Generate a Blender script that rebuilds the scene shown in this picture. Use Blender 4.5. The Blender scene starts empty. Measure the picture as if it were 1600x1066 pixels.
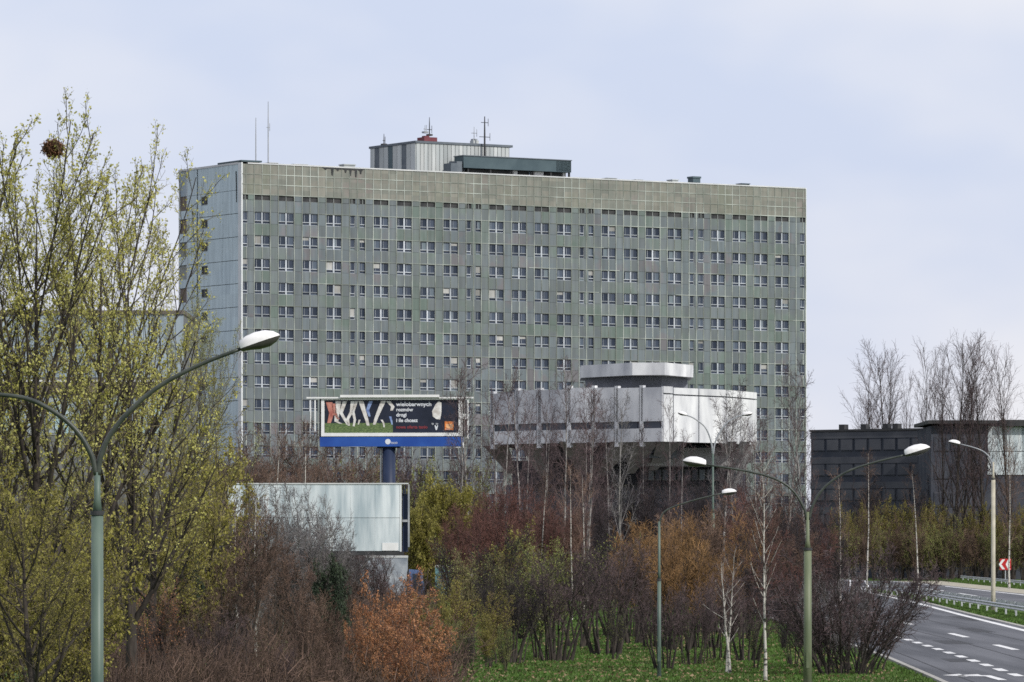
import bpy, math, random
import numpy as np
from mathutils import Vector, Matrix

rnd = random.Random(7)
S = bpy.context.scene
COL = S.collection
PI = math.pi
R = math.radians

# ------------------------------------------------------------------ camera
F = 7900.0                      # focal length in pixels of the 1600 px wide photo
CH = 4.6                        # camera height above the road
HY = 850.0                      # image row of the horizon
cam = bpy.data.cameras.new("camera")
cam.lens = F / 1600 * 36
cam.sensor_width = 36
cam.shift_y = (HY - 533) / 1600
cam.clip_start = 1
cam.clip_end = 9000
co = bpy.data.objects.new("camera", cam)
co.location = (0, 0, CH)
co.rotation_euler = (R(90), 0, 0)
COL.objects.link(co)
S.camera = co

def at(px, py, Y):
    return Vector(((px - 800) / F * Y, Y, CH + (HY - py) / F * Y))
def gx(px, Y):
    return (px - 800) / F * Y
def hz(py, Y):
    return CH + (HY - py) / F * Y

# ------------------------------------------------------------------ world and sun
SUN = Vector((0.64, -0.62, 0.72)).normalized()
sun_el = math.asin(SUN.z)
sun_az = math.atan2(SUN.x, SUN.y)
W = bpy.data.worlds.new("World")
S.world = W
W.use_nodes = True
nt = W.node_tree
for n in list(nt.nodes):
    nt.nodes.remove(n)
out = nt.nodes.new("ShaderNodeOutputWorld")
sky = nt.nodes.new("ShaderNodeTexSky")
sky.sky_type = 'NISHITA'
sky.sun_disc = False
sky.sun_elevation = sun_el
sky.sun_rotation = sun_az
sky.air_density = 1.0
sky.dust_density = 2.0
b1 = nt.nodes.new("ShaderNodeBackground")
b1.inputs[1].default_value = 0.09
nt.links.new(sky.outputs[0], b1.inputs[0])
tc = nt.nodes.new("ShaderNodeTexCoord")
mp = nt.nodes.new("ShaderNodeMapping")
mp.inputs['Scale'].default_value = (7, 7, 15)
mp.inputs['Location'].default_value = (3.1, 0.4, 1.7)
nz = nt.nodes.new("ShaderNodeTexNoise")
nz.inputs['Scale'].default_value = 1.0
nz.inputs['Detail'].default_value = 4
nz.inputs['Roughness'].default_value = 0.5
nt.links.new(tc.outputs['Generated'], mp.inputs[0])
nt.links.new(mp.outputs[0], nz.inputs[0])
cr = nt.nodes.new("ShaderNodeValToRGB")
cr.color_ramp.elements[0].position = 0.38
cr.color_ramp.elements[0].color = (0.69, 0.76, 0.95, 1)
cr.color_ramp.elements[1].position = 0.62
cr.color_ramp.elements[1].color = (0.94, 0.94, 1.0, 1)
nt.links.new(nz.outputs[0], cr.inputs[0])
b2 = nt.nodes.new("ShaderNodeBackground")
b2.inputs[1].default_value = 1.0
nt.links.new(cr.outputs[0], b2.inputs[0])
ms = nt.nodes.new("ShaderNodeMixShader")
ms.inputs[0].default_value = 0.86
nt.links.new(b1.outputs[0], ms.inputs[1])
nt.links.new(b2.outputs[0], ms.inputs[2])
nt.links.new(ms.outputs[0], out.inputs[0])

sl = bpy.data.lights.new("sun", 'SUN')
sl.energy = 3.4
sl.angle = R(0.6)
sl.color = (1.0, 0.955, 0.90)
so = bpy.data.objects.new("sun", sl)
so.rotation_euler = (-SUN).to_track_quat('-Z', 'Y').to_euler()
so.location = (100, -60, 120)
COL.objects.link(so)

S.view_settings.view_transform = 'Standard'
S.view_settings.look = 'None'
S.view_settings.exposure = 0.0
S.view_settings.gamma = 1
S.view_settings.use_curve_mapping = False
S.render.engine = 'CYCLES'
S.cycles.max_bounces = 5
S.cycles.diffuse_bounces = 2
S.cycles.glossy_bounces = 2
S.cycles.transmission_bounces = 3
S.cycles.transparent_max_bounces = 6
S.cycles.volume_bounces = 0
S.cycles.use_denoising = False
S.cycles.use_adaptive_sampling = False
S.cycles.caustics_reflective = False
S.cycles.caustics_refractive = False
S.cycles.filter_width = 1.6
S.cycles.sample_clamp_direct = 3.0
S.cycles.sample_clamp_indirect = 2.0

# ------------------------------------------------------------------ materials
def srgb(r, g, b):
    def f(c):
        c /= 255.0
        return c / 12.92 if c <= 0.04045 else ((c + 0.055) / 1.055) ** 2.4
    return (f(r), f(g), f(b), 1)

class NT:
    def __init__(self, name):
        self.m = bpy.data.materials.new(name)
        self.m.use_nodes = True
        self.t = self.m.node_tree
        self.b = self.t.nodes['Principled BSDF']
        self.o = self.t.nodes['Material Output']
    def n(self, k):
        return self.t.nodes.new(k)
    def l(self, a, b):
        self.t.links.new(a, b)

def mat(name, c1, c2=None, scale=2.0, rough=0.8, metal=0.0, coord='Object', stretch=(1, 1, 1),
        vary=0.0, spec=0.3, detail=4, c3=None, bump=0.0, lo=0.35, hi=0.65):
    """colour from noise between c1 and c2 (optionally c3), with a per-object shift in brightness"""
    k = NT(name)
    k.b.inputs['Roughness'].default_value = rough
    k.b.inputs['Metallic'].default_value = metal
    k.b.inputs['Specular IOR Level'].default_value = spec
    c2 = c2 or c1
    if coord == 'World':
        g = k.n('ShaderNodeNewGeometry'); src = g.outputs['Position']
    else:
        g = k.n('ShaderNodeTexCoord'); src = g.outputs[coord]
    m = k.n('ShaderNodeMapping'); m.inputs['Scale'].default_value = stretch
    k.l(src, m.inputs[0])
    n = k.n('ShaderNodeTexNoise'); n.inputs['Scale'].default_value = scale; n.inputs['Detail'].default_value = detail
    k.l(m.outputs[0], n.inputs[0])
    r = k.n('ShaderNodeValToRGB')
    e = r.color_ramp.elements
    e[0].position = lo; e[0].color = c1
    e[1].position = hi; e[1].color = c2
    if c3:
        x = e.new((lo + hi) / 2); x.color = c3
    k.l(n.outputs[0], r.inputs[0])
    col = r.outputs[0]
    if vary:
        oi = k.n('ShaderNodeObjectInfo')
        mr = k.n('ShaderNodeMapRange')
        mr.inputs['To Min'].default_value = 1 - vary
        mr.inputs['To Max'].default_value = 1 + vary
        k.l(oi.outputs['Random'], mr.inputs[0])
        hs = k.n('ShaderNodeHueSaturation')
        k.l(mr.outputs[0], hs.inputs['Value'])
        k.l(col, hs.inputs['Color'])
        col = hs.outputs[0]
    if name.endswith('twigs'):
        gi = k.n('ShaderNodeNewGeometry'); mi = k.n('ShaderNodeMapRange')
        mi.inputs['To Min'].default_value = 0.5; mi.inputs['To Max'].default_value = 1.5
        k.l(gi.outputs['Random Per Island'], mi.inputs[0])
        h2 = k.n('ShaderNodeHueSaturation'); k.l(mi.outputs[0], h2.inputs['Value']); k.l(col, h2.inputs['Color'])
        col = h2.outputs[0]
    k.l(col, k.b.inputs['Base Color'])
    if bump:
        bp = k.n('ShaderNodeBump'); bp.inputs['Strength'].default_value = bump
        k.l(n.outputs[0], bp.inputs['Height']); k.l(bp.outputs[0], k.b.inputs['Normal'])
    return k.m

def leaf_mat(name, c1, c2, trans=0.35, vary=0.12, scale=0.9):
    k = NT(name)
    g = k.n('ShaderNodeNewGeometry')
    n = k.n('ShaderNodeTexNoise'); n.inputs['Scale'].default_value = scale; n.inputs['Detail'].default_value = 3
    k.l(g.outputs['Position'], n.inputs[0])
    r = k.n('ShaderNodeValToRGB'); e = r.color_ramp.elements
    e[0].position = 0.35; e[0].color = c1; e[1].position = 0.65; e[1].color = c2
    mx = k.n('ShaderNodeMath'); mx.operation = 'MULTIPLY_ADD'
    k.l(g.outputs['Random Per Island'], mx.inputs[0]); mx.inputs[1].default_value = 0.3
    ad = k.n('ShaderNodeMath'); ad.operation = 'ADD'
    k.l(n.outputs[0], mx.inputs[2])
    k.l(mx.outputs[0], ad.inputs[0]); ad.inputs[1].default_value = -0.15
    k.l(ad.outputs[0], r.inputs[0])
    oi = k.n('ShaderNodeObjectInfo'); mr = k.n('ShaderNodeMapRange')
    mr.inputs['To Min'].default_value = 1 - vary; mr.inputs['To Max'].default_value = 1 + vary
    k.l(oi.outputs['Random'], mr.inputs[0])
    hs = k.n('ShaderNodeHueSaturation'); k.l(mr.outputs[0], hs.inputs['Value']); k.l(r.outputs[0], hs.inputs['Color'])
    k.l(hs.outputs[0], k.b.inputs['Base Color'])
    k.b.inputs['Roughness'].default_value = 0.6
    k.b.inputs['Specular IOR Level'].default_value = 0.25
    tr = k.n('ShaderNodeBsdfTranslucent'); k.l(hs.outputs[0], tr.inputs[0])
    m = k.n('ShaderNodeMixShader'); m.inputs[0].default_value = trans
    k.l(k.b.outputs[0], m.inputs[1]); k.l(tr.outputs[0], m.inputs[2]); k.l(m.outputs[0], k.o.inputs[0])
    return k.m

ANG = math.atan2(0.528, 0.849)          # bearing of the tower's long facade
TX, TY = gx(378, 712), 712.0            # its near corner

def facade_mat(name, cols, cell, vary=0.18, rough=0.75, stain=False, w=0.12):
    """cladding: broad patches of slightly different batches, each panel cell its own shade, dark run marks"""
    k = NT(name)
    g = k.n('ShaderNodeNewGeometry')
    m = k.n('ShaderNodeMapping'); m.vector_type = 'POINT'
    vr = k.n('ShaderNodeVectorMath'); vr.operation = 'SUBTRACT'
    vr.inputs[1].default_value = (TX, TY, 0)
    k.l(g.outputs['Position'], vr.inputs[0])
    ro = k.n('ShaderNodeVectorRotate'); ro.rotation_type = 'Z_AXIS'; ro.inputs['Angle'].default_value = -ANG
    k.l(vr.outputs[0], ro.inputs['Vector'])
    k.l(ro.outputs[0], m.inputs[0])
    n = k.n('ShaderNodeTexNoise'); n.inputs['Scale'].default_value = w; n.inputs['Detail'].default_value = 4
    n.inputs['Roughness'].default_value = 0.65
    k.l(m.outputs[0], n.inputs[0])
    sub = k.n('ShaderNodeVectorMath'); sub.operation = 'SUBTRACT'; sub.inputs[1].default_value = (0.67, 0.4, 0.3)
    k.l(m.outputs[0], sub.inputs[0])
    sn = k.n('ShaderNodeVectorMath'); sn.operation = 'SNAP'; sn.inputs[1].default_value = cell
    k.l(sub.outputs[0], sn.inputs[0])
    wn = k.n('ShaderNodeTexWhiteNoise'); k.l(sn.outputs[0], wn.inputs['Vector'])
    a = k.n('ShaderNodeMath'); a.operation = 'MULTIPLY_ADD'
    k.l(wn.outputs['Value'], a.inputs[0]); a.inputs[1].default_value = 0.16; k.l(n.outputs[0], a.inputs[2])
    r = k.n('ShaderNodeValToRGB'); e = r.color_ramp.elements
    e[0].position = 0.42; e[0].color = cols[0]
    e[1].position = 0.75; e[1].color = cols[-1]
    for i, c in enumerate(cols[1:-1]):
        x = e.new(0.42 + 0.33 * (i + 1) / (len(cols) - 1)); x.color = c
    k.l(a.outputs[0], r.inputs[0])
    wn2 = k.n('ShaderNodeTexWhiteNoise'); wn2.noise_dimensions = '4D'; wn2.inputs['W'].default_value = 3.3
    k.l(sn.outputs[0], wn2.inputs['Vector'])
    mr = k.n('ShaderNodeMapRange'); mr.inputs['To Min'].default_value = 1 - vary; mr.inputs['To Max'].default_value = 1 + vary
    k.l(wn2.outputs['Value'], mr.inputs[0])
    hs = k.n('ShaderNodeHueSaturation'); k.l(mr.outputs[0], hs.inputs['Value']); k.l(r.outputs[0], hs.inputs['Color'])
    # water marks running down the sheets
    m3 = k.n('ShaderNodeMapping'); m3.inputs['Scale'].default_value = (1.6, 1.6, 0.16); k.l(m.outputs[0], m3.inputs[0])
    n3 = k.n('ShaderNodeTexNoise'); n3.inputs['Scale'].default_value = 1.0; n3.inputs['Detail'].default_value = 5; k.l(m3.outputs[0], n3.inputs[0])
    mr3 = k.n('ShaderNodeMapRange'); mr3.inputs['From Min'].default_value = 0.35; mr3.inputs['From Max'].default_value = 0.65
    mr3.inputs['To Min'].default_value = 0.92; mr3.inputs['To Max'].default_value = 1.14
    k.l(n3.outputs[0], mr3.inputs[0])
    hs2 = k.n('ShaderNodeHueSaturation'); k.l(mr3.outputs[0], hs2.inputs['Value']); k.l(hs.outputs[0], hs2.inputs['Color'])
    k.l(hs2.outputs[0], k.b.inputs['Base Color'])
    k.b.inputs['Roughness'].default_value = rough
    k.b.inputs['Specular IOR Level'].default_value = 0.3
    return k.m

def pane_mat(name, c1, c2, rough=0.12):
    k = NT(name)
    oi = k.n('ShaderNodeObjectInfo')
    g = k.n('ShaderNodeNewGeometry')
    a = k.n('ShaderNodeMath'); a.operation = 'ADD'
    k.l(oi.outputs['Random'], a.inputs[0]); k.l(g.outputs['Random Per Island'], a.inputs[1])
    f = k.n('ShaderNodeMath'); f.operation = 'FRACT'; k.l(a.outputs[0], f.inputs[0])
    r = k.n('ShaderNodeValToRGB'); e = r.color_ramp.elements
    e[0].position = 0.0; e[0].color = c1; e[1].position = 1.0; e[1].color = (0.16, 0.20, 0.22, 1)
    x = e.new(0.70); x.color = c2
    x = e.new(0.92); x.color = (c2[0] * 1.6, c2[1] * 1.6, c2[2] * 1.5, 1)
    k.l(f.outputs[0], r.inputs[0]); k.l(r.outputs[0], k.b.inputs['Base Color'])
    k.b.inputs['Roughness'].default_value = rough
    k.b.inputs['Specular IOR Level'].default_value = 0.3
    return k.m

M = {}
M['panel_top'] = facade_mat('cladding upper', [(0.185, 0.195, 0.158, 1), (0.215, 0.212, 0.182, 1), (0.178, 0.19, 0.165, 1), (0.205, 0.19, 0.172, 1)], (1.295, 60, 1.47), 0.10)
M['panel'] = facade_mat('cladding lower', [(0.122, 0.160, 0.140, 1), (0.140, 0.170, 0.160, 1), (0.138, 0.158, 0.165, 1), (0.132, 0.160, 0.172, 1), (0.152, 0.150, 0.158, 1)], (1.295, 60, 1.65), 0.14)
M['joint'] = mat('aluminium joint strip', (0.19, 0.21, 0.18, 1), (0.46, 0.50, 0.45, 1), scale=0.22, rough=0.5, detail=6, coord='World', lo=0.42, hi=0.66)
M['win_frame'] = mat('white window frame', (0.27, 0.30, 0.32, 1), (0.46, 0.49, 0.52, 1), scale=0.4, rough=0.5, vary=0.3, coord='World')
M['win_box'] = mat('window surround', (0.20, 0.22, 0.21, 1), (0.27, 0.29, 0.28, 1), scale=1, rough=0.6, vary=0.15)
M['glass'] = pane_mat('window glass', (0.018, 0.027, 0.045, 1), (0.05, 0.065, 0.095, 1))
M['blind'] = mat('window blind', (0.28, 0.28, 0.26, 1), (0.42, 0.42, 0.40, 1), scale=.3, coord='World', vary=.3)
M['side_panel'] = facade_mat('pale blue gable cladding', [(0.46, 0.56, 0.60, 1), (0.50, 0.60, 0.63, 1), (0.48, 0.58, 0.61, 1)], (50, 3.0, 3.3), 0.05)
M['side_trim'] = mat('pale corner trim', (0.58, 0.62, 0.62, 1), (0.68, 0.70, 0.70, 1), scale=0.6, rough=0.6)
M['core'] = mat('grey wall core', (0.13, 0.14, 0.135, 1), (0.17, 0.175, 0.17, 1), scale=0.6)  # plain grey wall behind cladding, sheeting and windows
M['roof'] = mat('roofing felt', (0.16, 0.16, 0.16, 1), (0.22, 0.22, 0.21, 1), scale=0.3)
M['coping'] = mat('zinc coping', (0.50, 0.52, 0.52, 1), (0.62, 0.63, 0.62, 1), scale=0.4, rough=0.5, coord='World')
M['loggia'] = mat('brown loggia wall', (0.12, 0.10, 0.09, 1), (0.18, 0.15, 0.13, 1), scale=0.5)
M['pent'] = mat('ribbed pale metal', (0.36, 0.39, 0.39, 1), (0.47, 0.49, 0.48, 1), scale=0.5, rough=0.5, stretch=(2, 2, 0.3), vary=0.14)
M['pent_gap'] = mat('ribbed dark gap', (0.10, 0.12, 0.14, 1), (0.14, 0.16, 0.18, 1), scale=1)
M['canopy'] = mat('slate green canopy', (0.055, 0.085, 0.10, 1), (0.075, 0.11, 0.125, 1), scale=0.5, rough=0.6)
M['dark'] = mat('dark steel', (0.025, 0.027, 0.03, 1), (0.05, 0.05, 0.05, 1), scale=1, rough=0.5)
M['mast'] = mat('mast steel', (0.25, 0.27, 0.29, 1), (0.36, 0.37, 0.38, 1), scale=1, rough=0.5, coord='World')
M['redbox'] = mat('dull red housing', (0.13, 0.04, 0.05, 1), (0.18, 0.055, 0.065, 1), scale=1)
M['white'] = mat('white paint', (0.70, 0.70, 0.69, 1), (0.80, 0.80, 0.79, 1), scale=1.5, rough=0.45)
M['annex'] = mat('pale concrete cladding', (0.44, 0.45, 0.47, 1), (0.72, 0.73, 0.73, 1), scale=0.45, rough=0.8, detail=8, vary=0.09, coord='World', stretch=(1, 1, 0.35))
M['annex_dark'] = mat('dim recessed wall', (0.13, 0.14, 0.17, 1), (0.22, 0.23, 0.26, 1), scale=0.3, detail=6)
M['annex_glass'] = pane_mat('dim ribbon glass', (0.03, 0.035, 0.05, 1), (0.06, 0.07, 0.09, 1))
M['concrete'] = mat('weathered concrete', (0.28, 0.28, 0.28, 1), (0.44, 0.44, 0.43, 1), scale=0.4, detail=8, coord='World')
M['shed'] = mat('blue grey sheeting', (0.23, 0.29, 0.33, 1), (0.33, 0.39, 0.42, 1), scale=0.15, rough=0.6, stretch=(2, 2, .4), vary=0.1)
M['shed_dark'] = mat('brown fascia', (0.10, 0.09, 0.08, 1), (0.15, 0.13, 0.11, 1), scale=0.4)
M['shed_glass'] = mat('pale cyan glazing', (0.30, 0.46, 0.48, 1), (0.48, 0.60, 0.61, 1), scale=0.5, rough=0.2)
M['navy'] = mat('dark slate facade', (0.038, 0.045, 0.062, 1), (0.07, 0.075, 0.09, 1), scale=0.25, detail=6, vary=0.12)
M['navy_band'] = mat('slate spandrel', (0.06, 0.065, 0.078, 1), (0.095, 0.098, 0.11, 1), scale=0.3, detail=6)
M['blueband'] = mat('blue painted apron', (0.018, 0.065, 0.30, 1), (0.03, 0.10, 0.38, 1), scale=0.5, rough=0.4)
M['bluecol'] = mat('dark blue column', (0.012, 0.020, 0.05, 1), (0.02, 0.032, 0.07, 1), scale=0.5, rough=0.5)
M['sheet'] = mat('blank pale sheeting', (0.36, 0.43, 0.46, 1), (0.68, 0.73, 0.74, 1), scale=1.1, rough=0.5, stretch=(2.2, 1, 0.25), detail=6, vary=0.05, coord='World')
M['lamp_pole'] = mat('green painted pole', (0.065, 0.10, 0.083, 1), (0.115, 0.155, 0.125, 1), scale=2.5, rough=0.45, stretch=(1, 1, .3), detail=6)
M['lamp_pole2'] = mat('olive painted pole', (0.095, 0.12, 0.065, 1), (0.16, 0.18, 0.11, 1), scale=2.5, rough=0.5, stretch=(1, 1, .3), detail=6)
M['lamp_arm'] = mat('dark painted arm', (0.028, 0.036, 0.03, 1), (0.06, 0.068, 0.056, 1), scale=3, rough=0.4)
M['lamp_cap'] = mat('white lamp shell', (0.68, 0.67, 0.66, 1), (0.80, 0.79, 0.78, 1), scale=5, rough=0.4)
M['lamp_lens'] = mat('dim lamp bowl', (0.05, 0.05, 0.045, 1), (0.08, 0.08, 0.07, 1), scale=5, rough=0.2)
M['cream_pole'] = mat('cream pole', (0.34, 0.32, 0.25, 1), (0.45, 0.42, 0.33, 1), scale=2, rough=0.6)
M['bark'] = mat('dark bark', (0.022, 0.018, 0.016, 1), (0.06, 0.05, 0.042, 1), scale=5, stretch=(1, 1, .3), detail=6, rough=0.95)
M['bark_grey'] = mat('grey bark', (0.10, 0.095, 0.085, 1), (0.19, 0.18, 0.165, 1), scale=5, stretch=(1, 1, .3), detail=6, rough=0.95)
M['birch'] = mat('birch bark', (0.05, 0.045, 0.04, 1), (0.50, 0.48, 0.43, 1), scale=3.2, stretch=(1, 1, 2.2), detail=5, rough=0.9, lo=0.36, hi=0.48, coord='World')
M['birch_far'] = mat('distant birch bark', (0.13, 0.12, 0.115, 1), (0.34, 0.32, 0.30, 1), scale=1.2, stretch=(1, 1, 1.2), detail=4, rough=0.9, coord='World')
M['tw_brown'] = mat('brown twigs', (0.065, 0.042, 0.034, 1), (0.19, 0.125, 0.093, 1), scale=0.8, vary=0.25, rough=0.9, coord='World')
M['tw_purple'] = mat('purple brown twigs', (0.055, 0.040, 0.042, 1), (0.125, 0.088, 0.088, 1), scale=0.7, vary=0.22, rough=0.9, coord='World')
M['tw_maroon'] = mat('maroon twigs', (0.085, 0.042, 0.038, 1), (0.165, 0.078, 0.062, 1), scale=0.7, vary=0.2, rough=0.9, coord='World')
M['tw_orange'] = mat('ochre twigs', (0.13, 0.075, 0.033, 1), (0.27, 0.155, 0.065, 1), scale=0.8, vary=0.15, rough=0.9, coord='World')
M['tw_dark'] = mat('dark twigs', (0.020, 0.017, 0.020, 1), (0.05, 0.041, 0.044, 1), scale=0.8, vary=0.2, rough=0.9, coord='World')
M['tw_grey'] = mat('grey twigs', (0.10, 0.095, 0.10, 1), (0.19, 0.175, 0.17, 1), scale=0.8, vary=0.2, rough=0.9, coord='World')
M['tw_olive'] = mat('olive twigs', (0.10, 0.085, 0.045, 1), (0.18, 0.15, 0.075, 1), scale=0.8, vary=0.2, rough=0.9, coord='World')
M['lf_poplar'] = leaf_mat('young yellow green leaves', (0.40, 0.38, 0.08, 1), (0.58, 0.56, 0.19, 1))
M['lf_pale'] = leaf_mat('pale young leaves', (0.36, 0.38, 0.20, 1), (0.48, 0.50, 0.30, 1))
M['lf_gold'] = leaf_mat('golden green leaves', (0.20, 0.18, 0.035, 1), (0.33, 0.30, 0.08, 1))
M['lf_green'] = leaf_mat('small green leaves', (0.15, 0.18, 0.045, 1), (0.32, 0.34, 0.11, 1))
M['lf_dark'] = leaf_mat('dark evergreen leaves', (0.02, 0.035, 0.02, 1), (0.045, 0.065, 0.035, 1), trans=0.1)
M['lf_orange'] = leaf_mat('dry orange leaves', (0.26, 0.10, 0.045, 1), (0.54, 0.27, 0.13, 1), scale=0.7)
M['lf_ochre'] = leaf_mat('ochre catkins', (0.22, 0.12, 0.03, 1), (0.34, 0.20, 0.05, 1))
M['lf_maroon'] = leaf_mat('maroon buds', (0.15, 0.03, 0.03, 1), (0.24, 0.06, 0.05, 1))
M['nest'] = mat('nest sticks', (0.10, 0.05, 0.025, 1), (0.19, 0.095, 0.05, 1), scale=6)

# ------------------------------------------------------------------ mesh helpers
def new_mesh(name, verts, quads=None, tris=None, smooth=False):
    me = bpy.data.meshes.new(name)
    verts = np.asarray(verts, dtype=np.float32).reshape(-1, 3)
    q = np.zeros((0, 4), np.int32) if quads is None else np.asarray(quads, np.int32).reshape(-1, 4)
    t = np.zeros((0, 3), np.int32) if tris is None else np.asarray(tris, np.int32).reshape(-1, 3)
    me.vertices.add(len(verts)); me.vertices.foreach_set('co', verts.ravel())
    me.loops.add(len(q) * 4 + len(t) * 3)
    me.loops.foreach_set('vertex_index', np.concatenate([q.ravel(), t.ravel()]))
    me.polygons.add(len(q) + len(t))
    st = np.concatenate([np.arange(len(q)) * 4, len(q) * 4 + np.arange(len(t)) * 3]).astype(np.int32)
    me.polygons.foreach_set('loop_start', st)
    me.update(calc_edges=True)
    if smooth:
        me.polygons.foreach_set('use_smooth', np.ones(len(me.polygons), bool))
    return me

class MB:
    """collects boxes, prisms and tubes into one mesh"""
    def __init__(self):
        self.v = []; self.f = []
    def add(self, vs, fs):
        o = len(self.v); self.v += [tuple(x) for x in vs]; self.f += [tuple(i + o for i in f) for f in fs]; return self
    def box(self, x0, x1, y0, y1, z0, z1):
        vs = [(x0, y0, z0), (x1, y0, z0), (x1, y1, z0), (x0, y1, z0), (x0, y0, z1), (x1, y0, z1), (x1, y1, z1), (x0, y1, z1)]
        return self.add(vs, [(0, 3, 2, 1), (4, 5, 6, 7), (0, 1, 5, 4), (1, 2, 6, 5), (2, 3, 7, 6), (3, 0, 4, 7)])
    def prism(self, poly, z0, z1):
        n = len(poly)
        vs = [(x, y, z0) for x, y in poly] + [(x, y, z1) for x, y in poly]
        fs = [tuple(range(n))[::-1], tuple(range(n, 2 * n))] + [(i, (i + 1) % n, (i + 1) % n + n, i + n) for i in range(n)]
        return self.add(vs, fs)
    def wallseg(self, a, b, z0, z1, t=0.3, g=0.0):
        """slab standing on the line a-b, thickness t to the left of the direction a->b"""
        a = Vector(a[:2]); b = Vector(b[:2]); d = (b - a).normalized(); n = Vector((-d.y, d.x))
        a = a + d * g; b = b - d * g
        p = [a, b, b + n * t, a + n * t]
        return self.prism([(q.x, q.y) for q in p], z0, z1)
    def tube(self, pts, rad, k=8, cap=True):
        pts = [Vector(p) for p in pts]
        if not hasattr(rad, '__len__'):
            rad = [rad] * len(pts)
        vs = []; fs = []
        up = None
        for i, p in enumerate(pts):
            d = (pts[min(i + 1, len(pts) - 1)] - pts[max(i - 1, 0)]).normalized()
            if up is None:
                ref = Vector((0, 1, 0)) if abs(d.y) < 0.9 else Vector((1, 0, 0))
                up = d.cross(ref).normalized()
            else:
                up = (up - d * up.dot(d)).normalized()
            w = d.cross(up)
            for j in range(k):
                a = 2 * PI * j / k
                vs.append(p + (up * math.cos(a) + w * math.sin(a)) * rad[i])
        for i in range(len(pts) - 1):
            for j in range(k):
                a = i * k + j; b = i * k + (j + 1) % k
                fs.append((a, b, b + k, a + k))
        if cap:
            fs.append(tuple(range(k))[::-1]); fs.append(tuple(range((len(pts) - 1) * k, len(pts) * k)))
        return self.add(vs, fs)
    def mesh(self, name, smooth=False):
        me = bpy.data.meshes.new(name); me.from_pydata(self.v, [], self.f); me.update()
        if smooth:
            for p in me.polygons: p.use_smooth = True
        return me

def ob(name, me, m=None, parent=None, loc=(0, 0, 0), rz=0.0, smooth=False):
    if isinstance(me, MB):
        me = me.mesh(name, smooth)
    o = bpy.data.objects.new(name, me); COL.objects.link(o)
    if m is not None:
        if len(me.materials) == 0:
            me.materials.append(None)
        o.material_slots[0].link = 'OBJECT'; o.material_slots[0].material = m
    o.location = loc; o.rotation_euler = (0, 0, rz)
    if parent: o.parent = parent
    return o

def tag(o, label, cat, group=None):
    o['label'] = label; o['category'] = cat
    if group: o['group'] = group
    return o

def thing(name, label, cat, loc=(0, 0, 0), rz=0.0, group=None):
    o = bpy.data.objects.new(name, None); COL.objects.link(o)
    o.empty_display_size = 0.5
    o.location = loc; o.rotation_euler = (0, 0, rz)
    return tag(o, label, cat, group)

def kind(o, k):
    o['kind'] = k
    return o

# ------------------------------------------------------------------ ground and roads
def ground_mat():
    k = NT('grass and leaf litter')
    g = k.n('ShaderNodeNewGeometry')
    n = k.n('ShaderNodeTexNoise'); n.inputs['Scale'].default_value = 0.09; n.inputs['Detail'].default_value = 8
    k.l(g.outputs['Position'], n.inputs[0])
    n2 = k.n('ShaderNodeTexNoise'); n2.inputs['Scale'].default_value = 1.3; n2.inputs['Detail'].default_value = 6
    k.l(g.outputs['Position'], n2.inputs[0])
    r = k.n('ShaderNodeValToRGB'); e = r.color_ramp.elements
    e[0].position = 0.3; e[0].color = (0.05, 0.055, 0.025, 1)
    e[1].position = 0.55; e[1].color = (0.08, 0.14, 0.03, 1)
    k.l(n2.outputs[0], r.inputs[0])
    r2 = k.n('ShaderNodeValToRGB'); e = r2.color_ramp.elements
    e[0].position = 0.3; e[0].color = (0.045, 0.036, 0.025, 1); e[1].position = 0.75; e[1].color = (0.10, 0.08, 0.05, 1)
    k.l(n2.outputs[0], r2.inputs[0])
    # the lawn lies near, the wood floor further off
    sp = k.n('ShaderNodeSeparateXYZ'); k.l(g.outputs['Position'], sp.inputs[0])
    a = k.n('ShaderNodeMapRange'); a.inputs['From Min'].default_value = 400; a.inputs['From Max'].default_value = 470
    k.l(sp.outputs['Y'], a.inputs[0])
    b = k.n('ShaderNodeMapRange'); b.inputs['From Min'].default_value = 26; b.inputs['From Max'].default_value = 16
    k.l(sp.outputs['X'], b.inputs[0])
    ml = k.n('ShaderNodeMath'); ml.operation = 'MULTIPLY'; k.l(a.outputs[0], ml.inputs[0]); k.l(b.outputs[0], ml.inputs[1])
    ad = k.n('ShaderNodeMath'); ad.operation = 'MULTIPLY_ADD'; k.l(n.outputs[0], ad.inputs[0]); ad.inputs[1].default_value = 1.2; k.l(ml.outputs[0], ad.inputs[2])
    st = k.n('ShaderNodeMapRange'); st.inputs['From Min'].default_value = 0.68; st.inputs['From Max'].default_value = 0.95; k.l(ad.outputs[0], st.inputs[0])
    mx = k.n('ShaderNodeMix'); mx.data_type = 'RGBA'
    k.l(st.outputs[0], mx.inputs['Factor']); k.l(r.outputs[0], mx.inputs['A']); k.l(r2.outputs[0], mx.inputs['B'])
    k.l(mx.outputs['Result'], k.b.inputs['Base Color'])
    k.b.inputs['Roughness'].default_value = 1.0
    k.b.inputs['Specular IOR Level'].default_value = 0.1
    return k.m
M['ground'] = ground_mat()
M['asphalt'] = mat('asphalt', (0.06, 0.063, 0.072, 1), (0.115, 0.118, 0.13, 1), scale=0.6, stretch=(1.4, 0.05, 1), rough=0.85, detail=8, coord='World')
M['patch'] = mat('tar patch', (0.028, 0.029, 0.032, 1), (0.05, 0.051, 0.056, 1), scale=1.5, coord='World', rough=.8)
M['paint'] = mat('road paint', (0.28, 0.28, 0.28, 1), (0.70, 0.70, 0.69, 1), scale=1.6, lo=.3, hi=.5, rough=0.7, detail=6, coord='World')
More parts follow.
